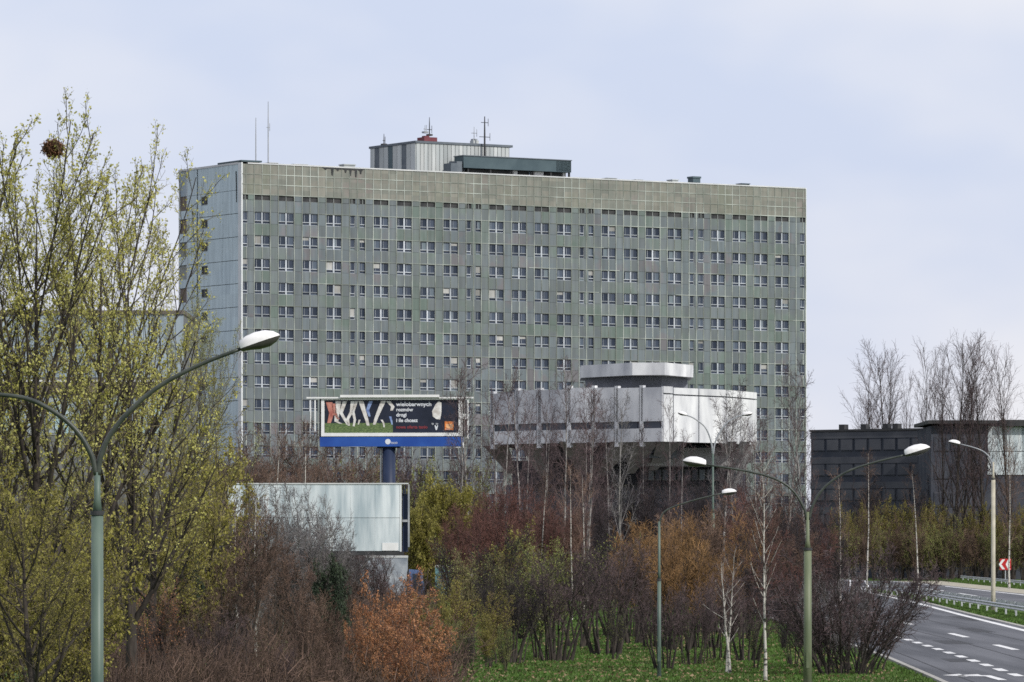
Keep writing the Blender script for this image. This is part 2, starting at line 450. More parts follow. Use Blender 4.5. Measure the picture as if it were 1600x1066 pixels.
M['kerb'] = mat('kerb stone', (0.26, 0.25, 0.23, 1), (0.38, 0.37, 0.34, 1), scale=1.0, rough=0.9, coord='World')
M['gravel'] = mat('sandy shoulder', (0.28, 0.26, 0.20, 1), (0.40, 0.37, 0.30, 1), scale=0.8, rough=1, coord='World')
M['grass'] = leaf_mat('grass blades', (0.065, 0.10, 0.025, 1), (0.085, 0.165, 0.03, 1), trans=0.25, scale=0.22)
M['rail'] = mat('galvanised rail', (0.42, 0.44, 0.46, 1), (0.56, 0.58, 0.60, 1), scale=0.5, rough=0.45, metal=0.3, coord='World')

kind(ob('ground', MB().add([(-2500, -150, 0), (2500, -150, 0), (2500, 6000, 0), (-2500, 6000, 0)], [(0, 1, 2, 3)]), M['ground']), 'structure')

def interp(tab, y):
    ys = [a for a, b in tab]; xs = [b for a, b in tab]
    return float(np.interp(y, ys, xs))
KERB_L = [(60, 11.2), (169, 14.3), (200, 15.0), (260, 15.6), (330, 16.0), (420, 16.5), (560, 14.0), (800, 2)]
SHORT = [(60, 15.6), (150, 17.2), (177, 17.6), (205, 18.25), (240, 18.9), (330, 19.6), (420, 20.0)]
LONG = [(60, 19.0), (190, 21.4), (224, 21.85), (254, 22.4), (293, 22.8), (360, 23.6), (420, 24.2)]
EDGE = [(60, 22.0), (200, 25.4), (265, 26.8), (324, 28.7), (404, 31.6), (470, 33.2), (560, 31.5), (800, 20)]
RAIL = [(60, 25.5), (200, 29.6), (313, 31.7), (443, 34.0), (520, 35.2), (600, 34.0), (800, 24)]
FAR_IN = [(60, 29), (313, 34.6), (443, 37.0), (600, 37.4), (800, 28)]
FAR_DASH = [(60, 33), (313, 37.9), (395, 39.6), (500, 42.3), (600, 42.6), (800, 32)]
FAR_OUT = [(60, 37), (330, 43.0), (454, 46), (568, 47.2), (640, 46.5), (800, 38)]
FAR_SH = [(60, 39), (330, 47), (505, 51.4), (700, 54), (800, 48)]

def strip(name, a, b, y0, y1, z, m, parent=None, step=12, off=(0, 0)):
    ys = list(np.arange(y0, y1, step)) + [y1]
    vs = []; fs = []
    for y in ys:
        vs += [(interp(a, y) + off[0], y, z), (interp(b, y) + off[1], y, z)]
    for i in range(len(ys) - 1):
        fs.append((2 * i, 2 * i + 1, 2 * i + 3, 2 * i + 2))
    return ob(name, MB().add(vs, fs), m, parent)

road = kind(strip('road', KERB_L, EDGE, 60, 625, 0.02, M['asphalt'], off=(0, 0.9)), 'structure')
road2 = kind(strip('road', FAR_IN, FAR_OUT, 60, 625, 0.02, M['asphalt'], off=(0, 0.8)), 'structure')
kind(strip('verge', FAR_OUT, FAR_SH, 60, 625, 0.012, M['gravel'], off=(0.8, 0)), 'structure')
strip('edge_line', EDGE, EDGE, 60, 625, 0.026, M['paint'], road, off=(0, 0.42))
strip('edge_line', FAR_OUT, FAR_OUT, 60, 625, 0.026, M['paint'], road2, off=(-0.35, 0.1))
def dashes(tab, y0, y1, ln, gap, w, parent, name):
    y = y0
    while y < y1:
        strip(name, tab, tab, y, y + ln, 0.026, M['paint'], parent, off=(-w / 2, w / 2)); y += ln + gap
dashes(SHORT, 160.5, 330, 3.6, 3.6, 0.36, road, 'lane_dash')
for y in (190, 218.5, 248, 287, 330, 372):
    strip('lane_dash', LONG, LONG, y, y + 11, 0.026, M['paint'], road, off=(-0.18, 0.18))
dashes(FAR_DASH, 300, 520, 26, 22, 0.3, road2, 'lane_dash')
# direction arrow painted in the near lane
ax, ay = gx(1545, 175), 175
ob('arrow_marking', MB().add([(ax - 0.15, ay - 5, .026), (ax + 0.15, ay - 5, .026), (ax + 0.15, ay + 1, .026), (ax - 0.15, ay + 1, .026),
    (ax - 0.15, ay - 0.2, .026), (ax - 0.15, ay + 2.6, .026), (ax - 1.0, ay + 1.2, .026), (ax - 1.0, ay + 0.5, .026),
    (ax - 0.75, ay - 0.6, .026), (ax - 0.75, ay + 3.0, .026), (ax - 1.5, ay + 1.2, .026)],
    [(0, 1, 2, 3), (4, 5, 6, 7), (8, 9, 10)]), M['paint'], road)
g = np.random.default_rng(9)
for (x, y, w_, l_) in ((19.8, 231, 1.3, 9), (24.1, 262, 1.0, 14), (17.0, 196, 1.2, 6), (27.4, 300, 1.4, 20), (22.0, 205, .9, 7)):
    ob('repair_patch', MB().add([(x, y, .0235), (x + w_, y, .0235), (x + w_ + .1, y + l_, .0235), (x + .1, y + l_, .0235)], [(0, 1, 2, 3)]), M['patch'], road)
for tab, off in ((SHORT, -2.2), (SHORT, 2.1), (LONG, 2.0)):
    strip('crack_seal', tab, tab, 165 + off * 3, 330 + off * 9, .0245, M['patch'], road, off=(off, off + .09), step=9)
# kerb stones along the near side of the road
kb = MB()
y = 160.0
while y < 330:
    y2 = y + 2.0
    kb.add([(interp(KERB_L, y) - 0.22, y, 0), (interp(KERB_L, y) - 0.01, y, 0), (interp(KERB_L, y2) - 0.01, y2 - .03, 0), (interp(KERB_L, y2) - 0.22, y2 - .03, 0),
            (interp(KERB_L, y) - 0.22, y, .13), (interp(KERB_L, y) - 0.02, y, .13), (interp(KERB_L, y2) - 0.02, y2 - .03, .13), (interp(KERB_L, y2) - 0.22, y2 - .03, .13)],
           [(0, 3, 2, 1), (4, 5, 6, 7), (0, 1, 5, 4), (1, 2, 6, 5), (2, 3, 7, 6), (3, 0, 4, 7)])
    y = y2
kind(ob('kerb', kb, M['kerb']), 'stuff')
kind(strip('kerb_strip', EDGE, EDGE, 60, 625, 0.03, M['kerb'], off=(0.92, 1.3)), 'structure')

def guardrail(name, tab, off, y0, y1, label, side):
    root = thing(name, label, 'guardrail', (interp(tab, y0) + off, y0, 0))
    ox, oy = root.location.x, root.location.y
    ys = list(np.arange(y0, y1, 6.0)) + [y1]
    prof = [(0.0, .42), (.045, .46), (.045, .50), (0.0, .56), (0.0, .60), (.045, .66), (.045, .70), (0.0, .74), (-.01, .74), (-.01, .42)]
    k = len(prof); vs = []; fs = []
    for y in ys:
        x = interp(tab, y) + off
        vs += [(x - ox + side * (a + .07), y - oy, z) for a, z in prof]
    for i in range(len(ys) - 1):
        for j in range(k):
            fs.append((i * k + j, i * k + (j + 1) % k, (i + 1) * k + (j + 1) % k, (i + 1) * k + j))
    ob('rail', MB().add(vs, fs), M['rail'], root)
    pm = MB().box(-.06, .06, -.06, .06, 0, .72).mesh('post')
    for y in np.arange(y0 + 1, y1, 8.0):
        x = interp(tab, y) + off
        ob('post', pm, M['rail'], root, (x - ox, y - oy, 0))
guardrail('guardrail', RAIL, 0.0, 230, 560, 'galvanised crash barrier along the grass median beside the near carriageway', -1)
guardrail('guardrail', RAIL, 1.6, 250, 560, 'galvanised crash barrier behind the first one, facing the far carriageway', 1)
guardrail('guardrail', FAR_SH, 2.0, 430, 618, 'low barrier on the far verge in front of the olive hedge', -1)

# grass blades on the lawn between the shrubs and on the median
def grass_patch(name, areas, seed, size=0.10):
    g = np.random.default_rng(seed)
    P = []
    for (fx0, fx1, y0, y1, n) in areas:
        yy = g.uniform(y0, y1, n)
        a = np.array([fx0(v) for v in yy]); b = np.array([fx1(v) for v in yy])
        P.append(np.stack([a + (b - a) * g.random(n), yy, np.zeros(n)], 1))
    P = np.concatenate(P); n = len(P)
    th = g.uniform(0, PI, n); h = g.uniform(0.5, 1.5, n) * size; w = g.uniform(.04, .09, n)
    d = np.stack([np.cos(th), np.sin(th), np.zeros(n)], 1)
    a = P - d * w[:, None]; b = P + d * w[:, None]
    t = P + np.stack([g.normal(0, .05, n), g.normal(0, .05, n), h], 1)
    v = np.stack([a, b, t], 1).reshape(-1, 3)
    return kind(ob(name, new_mesh(name, v, tris=np.arange(n * 3).reshape(-1, 3)), M['grass']), 'stuff')
grass_patch('grass', [
    (lambda y: gx(700, y), lambda y: min(interp(KERB_L, y) - .3, gx(1480, y)), 164, 262, 110000),
    (lambda y: gx(720, y), lambda y: min(interp(KERB_L, y) - .3, gx(1480, y)), 262, 400, 60000),
    (lambda y: interp(EDGE, y) + 1.4, lambda y: interp(RAIL, y) + 1.5, 225, 470, 26000)], 5)
grass_patch('grass', [(lambda y: interp(FAR_SH, y) + .2, lambda y: interp(FAR_SH, y) + 5, 400, 700, 16000)], 6, 0.25)

g = np.random.default_rng(12)
N = 9000
yy = g.uniform(166, 275, N); xx = (g.uniform(660, 1400, N) - 800) / F * yy
xx = np.where(g.random(N) < .6, xx + g.normal(0, .3, N), xx); kk = xx < 14
c = np.stack([xx, yy, g.uniform(.03, .10, N)], 1)[kk]; n_ = len(c)
a_ = g.normal(0, 1, (n_, 3)) * np.array([1, 1, .4]); a_ /= np.linalg.norm(a_, axis=1, keepdims=True)
b_ = np.cross(a_, g.normal(0, 1, (n_, 3))); b_ /= np.linalg.norm(b_, axis=1, keepdims=True)
v = np.stack([c - a_ * .07, c + b_ * .05, c + a_ * .07, c - b_ * .05], 1).reshape(-1, 3); v[:, 2] = np.maximum(v[:, 2], .01)
M['litter'] = mat('dead leaves', (0.14, 0.09, 0.05, 1), (0.30, 0.22, 0.13, 1), scale=2, coord='World')
kind(ob('leaf_litter', new_mesh('leaf_litter', v, quads=np.arange(n_ * 4).reshape(-1, 4)), M['litter']), 'stuff')

# ------------------------------------------------------------------ the tall office block
tower = thing('office_tower', 'broad grey-green slab tower with rows of paired windows and a pale blue gable', 'building', (TX, TY, 0), ANG)
L, D, HT = 97.0, 18.8, 58.3
BAY, C0, CW = 3.886, 3.26, 1.295
ZTOP = 53.9                     # foot of the blind top zone
RZ = [51.45 - 3.3 * k for k in range(15)]
NB = 24
ob('wall', MB().box(0.25, L - 0.25, 0.22, D - 0.2, 0, HT - 0.3), M['core'], tower)
ob('roof', MB().box(0.4, L - 0.4, 0.4, D - 0.4, HT - 0.28, HT - 0.1), M['roof'], tower)
cols = [(-0.0, 0.67)]
u = 0.67
while u < L - 1.0:
    cols.append((u, min(u + CW, L))); u += CW
if u < L: cols.append((u, L))
# blind panels of the top zone, each a part
def panel_mesh(w, h, g=0.018):
    return MB().box(g, w - g, 0.0, 0.12, g, h - g).mesh('cladding_panel')
pm_cache = {}
def pmesh(w, h):
    k = (round(w, 3), round(h, 3))
    if k not in pm_cache: pm_cache[k] = panel_mesh(w, h)
    return pm_cache[k]
HP = (HT - 0.12 - ZTOP) / 3
for r in range(3):
    for (a, b) in cols:
        o = ob('cladding_panel', pmesh(b - a, HP), M['panel_top'], tower, (a, rnd.uniform(-.012, .012), ZTOP + r * HP))
for (a, b) in cols:
    ob('cladding_panel', pmesh(b - a, 1.65), M['panel'], tower, (a, rnd.uniform(-.012, .012), 51.45))
# window bays: centre and which openings
openings = [(0.08, 0.98)]
for k in range(NB):
    c = C0 + BAY * k
    if k % 5 == 4:
        openings += [(c - 1.38, c - 0.38), (c + 0.38, c + 1.38)]
    else:
        openings.append((c - CW + .02, c + CW - .02))
openings.append((L - 1.02, L - 0.12))
def solid_runs(z0):
    runs = []; x = 0.0
    for a, b in openings:
        if a - x > 0.12: runs.append((x, a))
        x = b
    if L - x > 0.05: runs.append((x, L))
    return runs
rest = MB()
for k, zt in enumerate(RZ):
    for (a, b) in solid_runs(zt):                     # piers beside the windows
        rest.box(a + .015, b - .015, rnd.uniform(0, .02), .12, zt - 1.65 + .012, zt - .012)
    lowz = zt - 3.3 if k < 14 else 0.3
    for (a, b) in cols:                               # spandrels under them
        rest.box(a + .015, b - .015, rnd.uniform(0, .02), .12, max(lowz, 0.3) + .012, zt - 1.65 - .012)
for (a, b) in solid_runs(53):                         # level of the high strip windows
    rest.box(a + .03, b - .03, 0, .12, 53.13, 53.87)
kind(ob('cladding', rest, M['panel'], tower), 'stuff')
# light joint profiles
js = MB()
mull = [a for a, b in cols[1:]] + [L - .03]
wz = [(zt - 1.65, zt) for zt in RZ]
for x in mull:
    inwin = any(a + 0.1 < x < b - 0.1 for a, b in openings)
    if not inwin:
        js.box(x - .05, x + .05, -.06, 0.015, 0.3, HT - .15)
    else:
        js.box(x - .05, x + .05, -.06, 0.015, 51.48, 53.1)
        js.box(x - .05, x + .05, -.06, 0.015, ZTOP, HT - .15)
        for k, zt in enumerate(RZ):
            js.box(x - .05, x + .05, -.06, 0.015, max(zt - 3.28, .3), zt - 1.67)
for r in range(0, 3):
    js.box(.02, L - .02, -.05, 0.01, ZTOP + r * HP - .055, ZTOP + r * HP + .055)
for k, zt in enumerate(RZ):
    x = 0.1
    while x < L - 4:                                  # the head profile is missing or buckled in places
        ln = rnd.uniform(3, 14)
        if rnd.random() < 0.62: js.box(x, min(x + ln, L - .1), -.05, 0.01, zt - .01, zt + .06)
        x += ln
kind(ob('joint_profile', js, M['joint'], tower), 'stuff')
# windows
def window_meshes(w, pair, seed):
    fr = MB(); pn = MB(); sr = MB()
    h = 1.65; z0 = 0.0
    t = 0.07
    fr.box(0, w, .02, .16, 0, .05); fr.box(0, w, .04, .16, h - t, h)
    fr.box(0, t, .06, .16, .05, h - t); fr.box(w - t, w, .06, .16, .05, h - t)
    fr.box(t, w - t, .02, .15, .36, .46)               # transom bar
    xs = [t, w - t]
    if pair:
        fr.box(w / 2 - .12, w / 2 + .12, -.03, .15, -0.02, h - t)
        xs = [t, w / 2 - .12, w / 2 + .12, w - t]
        cells = [(xs[0], xs[1]), (xs[2], xs[3])]
    else:
        cells = [(xs[0], xs[1])]
    for (a, b) in cells:
        mid = a + (b - a) * 0.36
        fr.box(mid - .02, mid + .02, .11, .15, .46, h - t)
        pn.box(a, mid - .025, .13, .15, .46, h - t); pn.box(mid + .025, b, .13, .15, .46, h - t)
        pn.box(a, b, .14, .155, .05, .36)
    return fr.mesh('window'), pn.mesh('pane')
wm = {}
def wget(w, pair):
    k = (round(w, 2), pair)
    if k not in wm: wm[k] = window_meshes(w, pair, 1)
    return wm[k]
sm = {}
bl = {}
far_fr = MB(); far_pn = MB()
for k, zt in enumerate(RZ):
    for (a, b) in openings:
        pair = (b - a) > 2
        fm, pm = wget(b - a, pair)
        if k < 9:
            o = ob('window', fm, M['win_frame'], tower, (a, 0.07, zt - 1.65))
            ob('pane', pm, M['glass'], o)
            q = rnd.random()
            if q < .16:                                   # a drawn blind behind one sash
                w_ = b - a; half = w_ / 2 if pair else w_
                x_ = rnd.choice([0, half]) if pair else 0
                key = (round(half, 2), int(q * 25))
                if key not in bl: bl[key] = MB().box(.09, half - (.13 if pair else .09), .118, .128, .46 + [.0, .2, .4, .7][int(q * 25) % 4], 1.57).mesh('blind')
                ob('blind', bl[key], M['blind'], o, (x_ + (.04 if x_ else 0), 0, 0))
        else:
            for src, dst in ((fm, far_fr), (pm, far_pn)):
                dst.add([(v.co.x + a, v.co.y + .03, v.co.z + zt - 1.65) for v in src.vertices], [tuple(p.vertices) for p in src.polygons])
kind(ob('lower_window', far_fr, M['win_frame'], tower), 'stuff')
kind(ob('lower_pane', far_pn, M['glass'], tower), 'stuff')
for (a, b) in openings:                                # dark strip windows under the blind zone
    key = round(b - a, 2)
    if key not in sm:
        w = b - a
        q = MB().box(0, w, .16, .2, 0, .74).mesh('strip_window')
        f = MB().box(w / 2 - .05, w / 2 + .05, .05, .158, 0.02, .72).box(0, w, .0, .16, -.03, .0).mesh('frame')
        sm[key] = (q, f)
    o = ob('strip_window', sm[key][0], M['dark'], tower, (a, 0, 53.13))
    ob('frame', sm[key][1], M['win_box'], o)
# gable end: panels per storey
def side_box(y0, y1, z0, z1, x0=-.02, x1=.12):
    return MB().box(x0, x1, y0, y1, z0, z1)
levels = [54.5 - 3.3 * i for i in range(0, 17)]
sc_ = [(0.95, 5.6), (5.6, 10.1), (12.0, 13.0), (13.35, 16.2)]
for (a, b) in sc_:
    ob('gable_panel', side_box(a + .02, b - .02, 54.52, HT - .15), M['side_panel'], tower)
ob('gable_panel', side_box(10.12, 11.98, 54.52, HT - .15), M['side_panel'], tower)
for i in range(len(levels) - 1):
    z1, z0 = levels[i], max(levels[i + 1], 0.2)
    for (a, b) in sc_:
        ob('gable_panel', side_box(a + .02, b - .02, z0 + .05, z1 - .03), M['side_panel'], tower)
    ob('gable_panel', side_box(10.12, 11.98, z0 + .05, z1 - 1.62), M['side_panel'], tower)
    ob('gable_panel', side_box(10.12, 11.98, z1 - 0.35, z1 - .03), M['side_panel'], tower)
    w = ob('gable_window', MB().box(.06, .12, 10.12, 11.98, z1 - 1.6, z1 - 1.5).box(.06, .12, 10.12, 11.98, z1 - .45, z1 - .37).box(.05, .12, 11.0, 11.06, z1 - 1.5, z1 - .45), M['win_box'], tower)
    ob('pane', MB().box(.14, .16, 10.14, 11.96, z1 - 1.5, z1 - .45), M['dark'], w)
    # loggia at the far corner of the gable
    ob('loggia_wall', side_box(16.35, 18.6, z0 + .05, z0 + 1.25, .0, .14), M['side_panel'], tower)
    ob('loggia_back', side_box(16.35, 18.6, z0 + 1.25, z1 - .02, .16, .2), M['loggia'] if i in (0, 1, 4, 7) else M['win_box'], tower)
ob('loggia_wall', side_box(16.35, 18.6, 54.52, HT - .15, .04, .14), M['shed'], tower)
ob('gable_slot', side_box(13.02, 13.33, 0.2, HT - 1.2, .1, .16), M['dark'], tower)
ob('corner_trim', MB().box(-.10, .12, -.02, .92, 0.2, HT + .05), M['side_trim'], tower)
ob('corner_trim', side_box(16.22, 16.33, 0.2, HT - .15, -.05, .14), M['side_trim'], tower)
ob('corner_trim', side_box(18.62, 18.8, 0.2, HT - .15, -.04, .3), M['side_trim'], tower)
ob('corner_trim', MB().box(L - .04, L + .14, -.02, .3, 0.2, HT + .02), M['side_trim'], tower)
ob('coping', MB().box(.93, L - .05, -.09, .35, HT - .12, HT + .06), M['coping'], tower)
ob('coping', MB().box(-.08, .5, .94, D, HT - .14, HT + .14), M['coping'], tower)
ob('coping', MB().box(-.1, 3.2, -.06, 7.0, HT + .15, HT + .38), M['canopy'], tower)
ob('coping', MB().box(L - .4, L, .32, D, HT - .1, HT + .06), M['coping'], tower)
ob('vent_pipe', MB().tube([(.0, 1.5, 52.8), (-.06, 1.5, 55.5), (-.06, 1.6, 57.2)], .09), M['dark'], tower, smooth=True)
# dark run marks below the parapet
for i, x in enumerate([13.3, 14.4, 15.3, 16.6, 17.4, 18.3, 19.1]):
    h = [.5, 1.3, .6, .8, 1.2, 1.4, .9][i]
    ob('tar_streak', MB().add([(x, -.064, HT - .15), (x + .6, -.064, HT - .15), (x + .42, -.064, HT - .4), (x + .3, -.064, HT - h), (x + .12, -.064, HT - h * .9), (x + .05, -.064, HT - .45)], [(5, 4, 3, 2), (5, 2, 1, 0)]), M['dark'], tower)
ob('tar_streak', MB().add([(12.9, -.062, HT - .13), (19.9, -.062, HT - .13), (19.6, -.062, HT - .38), (13.2, -.062, HT - .3)], [(3, 2, 1, 0)]), M['dark'], tower)
# rooftop machine room
PU0, PU1, PS0, PS1, PH = 31.5, 47.4, 5.0, 18.0, HT + 4.75
pr = thing('x', '', '')
bpy.data.objects.remove(pr)
def rib_faces(x0, x1, y, z0, z1, w, name, mlist, axis, parent):
    x = x0; i = 0
    while x < x1 - .05:
        e = min(x + w, x1)
        if axis == 'x': b = MB().box(x + .04, e - .04, y - .1, y, z0, z1)
        else: b = MB().box(y - .1, y, x + .04, e - .04, z0, z1)
        ob(name, b, mlist[i % len(mlist)], parent); x = e; i += 1
pent = ob('machine_room', MB().box(PU0 + .02, PU1, PS0 + .02, PS1, HT - .1, PH - .1), M['pent_gap'], tower)
rib_faces(PU0, PU1, PS0, HT - .05, PH - .35, .66, 'cladding_sheet', [M['pent']], 'x', pent)
rib_faces(PS0, PS1, PU0, HT - .05, PH - .35, 1.3, 'cladding_sheet', [M['pent'], M['pent'], M['pent_gap'], M['pent'], M['pent'], M['canopy']], 'y', pent)
ob('roof_edge', MB().box(PU0 - .2, PU1 + .5, PS0 - .22, PS1 + .2, PH - .33, PH), M['pent_gap'], pent)
ob('red_housing', MB().box(PU0 + 2.0, PU0 + 4.2, PS0 + 1, PS0 + 3, PH, PH + .7).box(PU0 + 2.2, PU0 + 3.0, PS0 + 1.2, PS0 + 2, PH + .7, PH + .9), M['redbox'], pent)
ob('roof_box', MB().box(PU0 + 10.4, PU0 + 11.3, PS0 + 1, PS0 + 2, PH, PH + .55), M['pent'], pent)
# canopy structure on the roof edge
cn = ob('roof_canopy', MB().box(37.4, 55.9, 1.4, 4.0, HT + .85, HT + 2.55).box(53.3, 55.9, 1.4, 9.0, HT + .9, HT + 2.5), M['canopy'], tower)
ob('canopy_rim', MB().box(37.3, 56.0, 1.3, 4.1, HT + 2.56, HT + 2.68), M['pent_gap'], cn)
for x in (38.2, 42.0, 45.8, 49.4, 52.4, 55.6):
    ob('post', MB().box(x, x + .25, 1.6, 1.85, HT - .1, HT + .85), M['dark'], cn)
for x, w in ((46.2, .9), (50.0, 1.6), (55.0, .5)):
    ob('white_case', MB().box(x, x + w, 2.2, 3.4, HT - .1, HT + .82), M['white'], cn)
ob('dark_case', MB().box(39, 45.7, 2.4, 3.6, HT - .1, HT + .8).box(47.4, 49.2, 2.4, 3.6, HT - .1, HT + .8).box(52, 54.8, 2.4, 3.6, HT - .1, HT + .8), M['dark'], cn)
ob('machine_case', MB().box(35.3, 37.2, 1.5, 3.6, HT - .1, HT + 1.45).box(36.3, 37.2, 1.5, 3.6, HT + 1.45, HT + 1.75), M['pent_gap'], tower)
for x, w, h, m in ((17.2, 1.8, .55, 'pent'), (5.0, 1.4, .3, 'coping'), (9.0, 2.2, .25, 'coping'), (77.2, 1.3, 1.1, 'canopy'), (86.0, 1.4, .4, 'canopy'), (62, 1.6, .3, 'pent'), (67, 1.2, .25, 'pent'), (73.5, 1.0, .5, 'pent')):
    ob('roof_vent', MB().box(x, x + w, 1.0, 2.4, HT - .1, HT + h * .75).box(x - .1, x + w + .1, .9, 2.5, HT + h * .75, HT + h), M[m], tower)
def mast(u, s, z0, z1, r, arms, m, label, base=None):
    w = Matrix.Rotation(ANG, 3, 'Z') @ Vector((u, s, 0)) + Vector((TX, TY, z0))
    t = thing('antenna_mast', label, 'mast', w, ANG)
    ob('pole', MB().tube([(0, 0, 0), (0, 0, (z1 - z0) * .6), (0, 0, z1 - z0)], [r, r * .8, r * .45], 6), m, t)
    for (z, ln) in arms:
        ob('crossarm', MB().tube([(-ln / 2, 0, z), (ln / 2, 0, z)], .05, 5), m, t)
        ob('dipole', MB().tube([(ln / 2, 0, z - .5), (ln / 2, 0, z + .6)], .04, 5), m, t)
    ob('foot', MB().box(-.35, .35, -.35, .35, 0, .25), m, t)
mast(3.9, 3.0, HT - .1, HT + 6.7, .10, [], M['mast'], 'thin whip antenna at the left end of the tower roof, the shorter of the pair')
mast(5.9, 3.0, HT - .1, HT + 9.1, .10, [(5.5, .5)], M['mast'], 'taller pale whip antenna beside another at the left end of the tower roof')
mast(42.7, 1.2 + 3, HT + .0 + 2.6, HT + 8.7, .17, [(3.1, 1.8), (5.2, 1.2)], M['dark'], 'tall dark antenna mast with crossarms rising behind the slate rooftop canopy')
mast(PU0 + 3.6, PS0 + 2.2, PH + 1.0, PH + 3.7, .10, [(.9, .8)], M['dark'], 'short antenna mast on the red box of the rooftop machine room')
mast(PU0 + 2.5, PS0 + 1.6, PH + 1.3, PH + 2.5, .07, [(.6, .5)], M['mast'], 'smallest antenna on the red box of the rooftop machine room')
mast(PU0 + .5, PS1 - 3.0, PH, PH + 1.7, .09, [(.7, .4)], M['dark'], 'short antenna at the left rear corner of the rooftop machine room')
mast(PU0 + 10.8, PS0 + 1.5, PH + .55, PH + 2.6, .07, [(1.1, .9)], M['mast'], 'slim antenna on the small pale box at the right of the machine room roof')

# ------------------------------------------------------------------ faceted assembly hall in front of the tower
annex = thing('assembly_hall', 'pale faceted concrete hall with raking struts in front of the tower', 'building', (0, 0, 0))
def AP(px, Y): return (gx(px, Y), Y)
aplan = [AP(766, 570), AP(805, 566), AP(886, 560), AP(1036, 552), AP(1135, 562), AP(1183, 572), AP(1150, 600), AP(800, 600)]
ZR, ZB = hz(605, 552), hz(690, 552)
ZWT, ZWB = hz(658, 552), hz(669, 552)
ins = lambda P, k: [((x - 12.5) * k + 12.5, (y - 580) * k + 580) for x, y in P]
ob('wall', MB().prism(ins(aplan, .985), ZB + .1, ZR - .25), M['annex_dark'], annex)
def facet(i, cuts, band, tops):
    a, b = Vector(aplan[i]), Vector(aplan[i + 1])
    for j in range(len(cuts) - 1):
        p = a.lerp(b, cuts[j]); q = a.lerp(b, cuts[j + 1])
        top = ZR + tops[j]
        if band:
            ob('cladding_panel', MB().wallseg(p, q, ZWT, top, .3, .14), M['annex'], annex)
            ob('cladding_panel', MB().wallseg(p, q, ZB, ZWB, .3, .14), M['annex'], annex)
            w = ob('ribbon_window', MB().wallseg(p + (q - p) * .0, q, ZWB + .02, ZWT - .02, .12, .5), M['annex_glass'], annex)
            w.location = ((q - p).normalized().y * -.18, (q - p).normalized().x * .18, 0)
            ob('pier', MB().wallseg(p, p + (q - p) * .13, ZB - .5, top + .25, .5, -.02), M['annex'], annex)
        else:
            zs = [ZB, ZB + (top - ZB) * .86, top]
            ob('cladding_panel', MB().wallseg(p, q, zs[0], zs[1] - .03, .3, .10), M['annex'], annex)
            ob('cladding_panel', MB().wallseg(p, q, zs[1] + .12, zs[2], .3, .10), M['annex'], annex)
facet(0, [0, 1], True, [-.2])
facet(1, [0, .42, 1], True, [.05, .0])
facet(2, [0, .26, .5, .76, 1], True, [.15, .1, 0, 0])
facet(3, [0, .16, .56, 1], False, [.1, 0, 0])
facet(4, [0, .45, 1], False, [0, 0])
ob('roof_slab', MB().prism(ins(aplan, .97), ZR - .24, ZR - .02), M['roof'], annex)
# raised octagonal crown
def ring(px0, px1, Yn, dd):
    xc = gx((px0 + px1) / 2, Yn + dd / 2); r = (gx(px1, Yn) - gx(px0, Yn)) / 2
    yc = Yn + dd / 2
    return [(xc + r * a, yc + dd / 2 * b) for a, b in ((-1, -.25), (-.12, -.95), (.45, -1), (1, -.35), (1, .5), (.4, 1), (-.4, 1), (-1, .5))]
zc0, zc1 = hz(586, 562), hz(566.5, 562)
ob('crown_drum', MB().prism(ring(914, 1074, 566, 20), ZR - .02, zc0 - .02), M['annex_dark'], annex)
cp = ring(905, 1083, 562, 26)
ob('crown_slab', MB().prism([((x - 13.7) * .985 + 13.7, y) for x, y in ins(cp, .99)], zc0 + .02, zc1 - .15), M['annex'], annex)
for i in range(8):
    ob('crown_panel', MB().wallseg(cp[i], cp[(i + 1) % 8], zc0, zc1, .25, .03), M['annex'], annex)
# raking struts and the recessed storeys below
def strut(px0, px1, y0, y1, Y0, Y1, w=.9):
    a = at(px0, y0, Y0); b = at(px1, y1, Y1)
    ob('strut', MB().add([(a.x - w * 1.6, a.y, a.z), (a.x + w * 1.6, a.y, a.z), (b.x + w * .5, b.y, b.z), (b.x - w * .5, b.y, b.z),
        (a.x - w * 1.6, a.y + 1.2, a.z), (a.x + w * 1.6, a.y + 1.2, a.z), (b.x + w * .5, b.y + 1.2, b.z), (b.x - w * .5, b.y + 1.2, b.z)],
        [(0, 3, 2, 1), (4, 5, 6, 7), (0, 1, 5, 4), (1, 2, 6, 5), (2, 3, 7, 6), (3, 0, 4, 7)]), M['concrete'], annex)
strut(893, 912, 690, 742, 560, 568); strut(975, 938, 690, 745, 556, 568); strut(1140, 1128, 690, 745, 562, 572, .5)
strut(1165, 1130, 690, 770, 566, 572, .35); strut(1178, 1140, 690, 780, 570, 572, .35); strut(775, 800, 697, 740, 571, 575)
strut(1048, 1020, 690, 735, 554, 570); strut(830, 850, 692, 745, 566, 570); strut(1010, 985, 690, 740, 555, 568)
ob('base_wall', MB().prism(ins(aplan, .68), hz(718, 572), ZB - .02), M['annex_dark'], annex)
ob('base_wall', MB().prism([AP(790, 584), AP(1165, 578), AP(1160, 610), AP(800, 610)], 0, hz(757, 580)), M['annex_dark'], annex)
ob('terrace_slab', MB().prism([AP(985, 566), AP(1140, 566), AP(1160, 578), AP(980, 580)], hz(728, 566), hz(700, 566)), M['concrete'], annex)
ob('mid_wall', MB().prism([AP(800, 580), AP(1150, 574), AP(1150, 600), AP(800, 600)], hz(757, 580) + .02, hz(718, 572) - .02), M['navy'], annex)
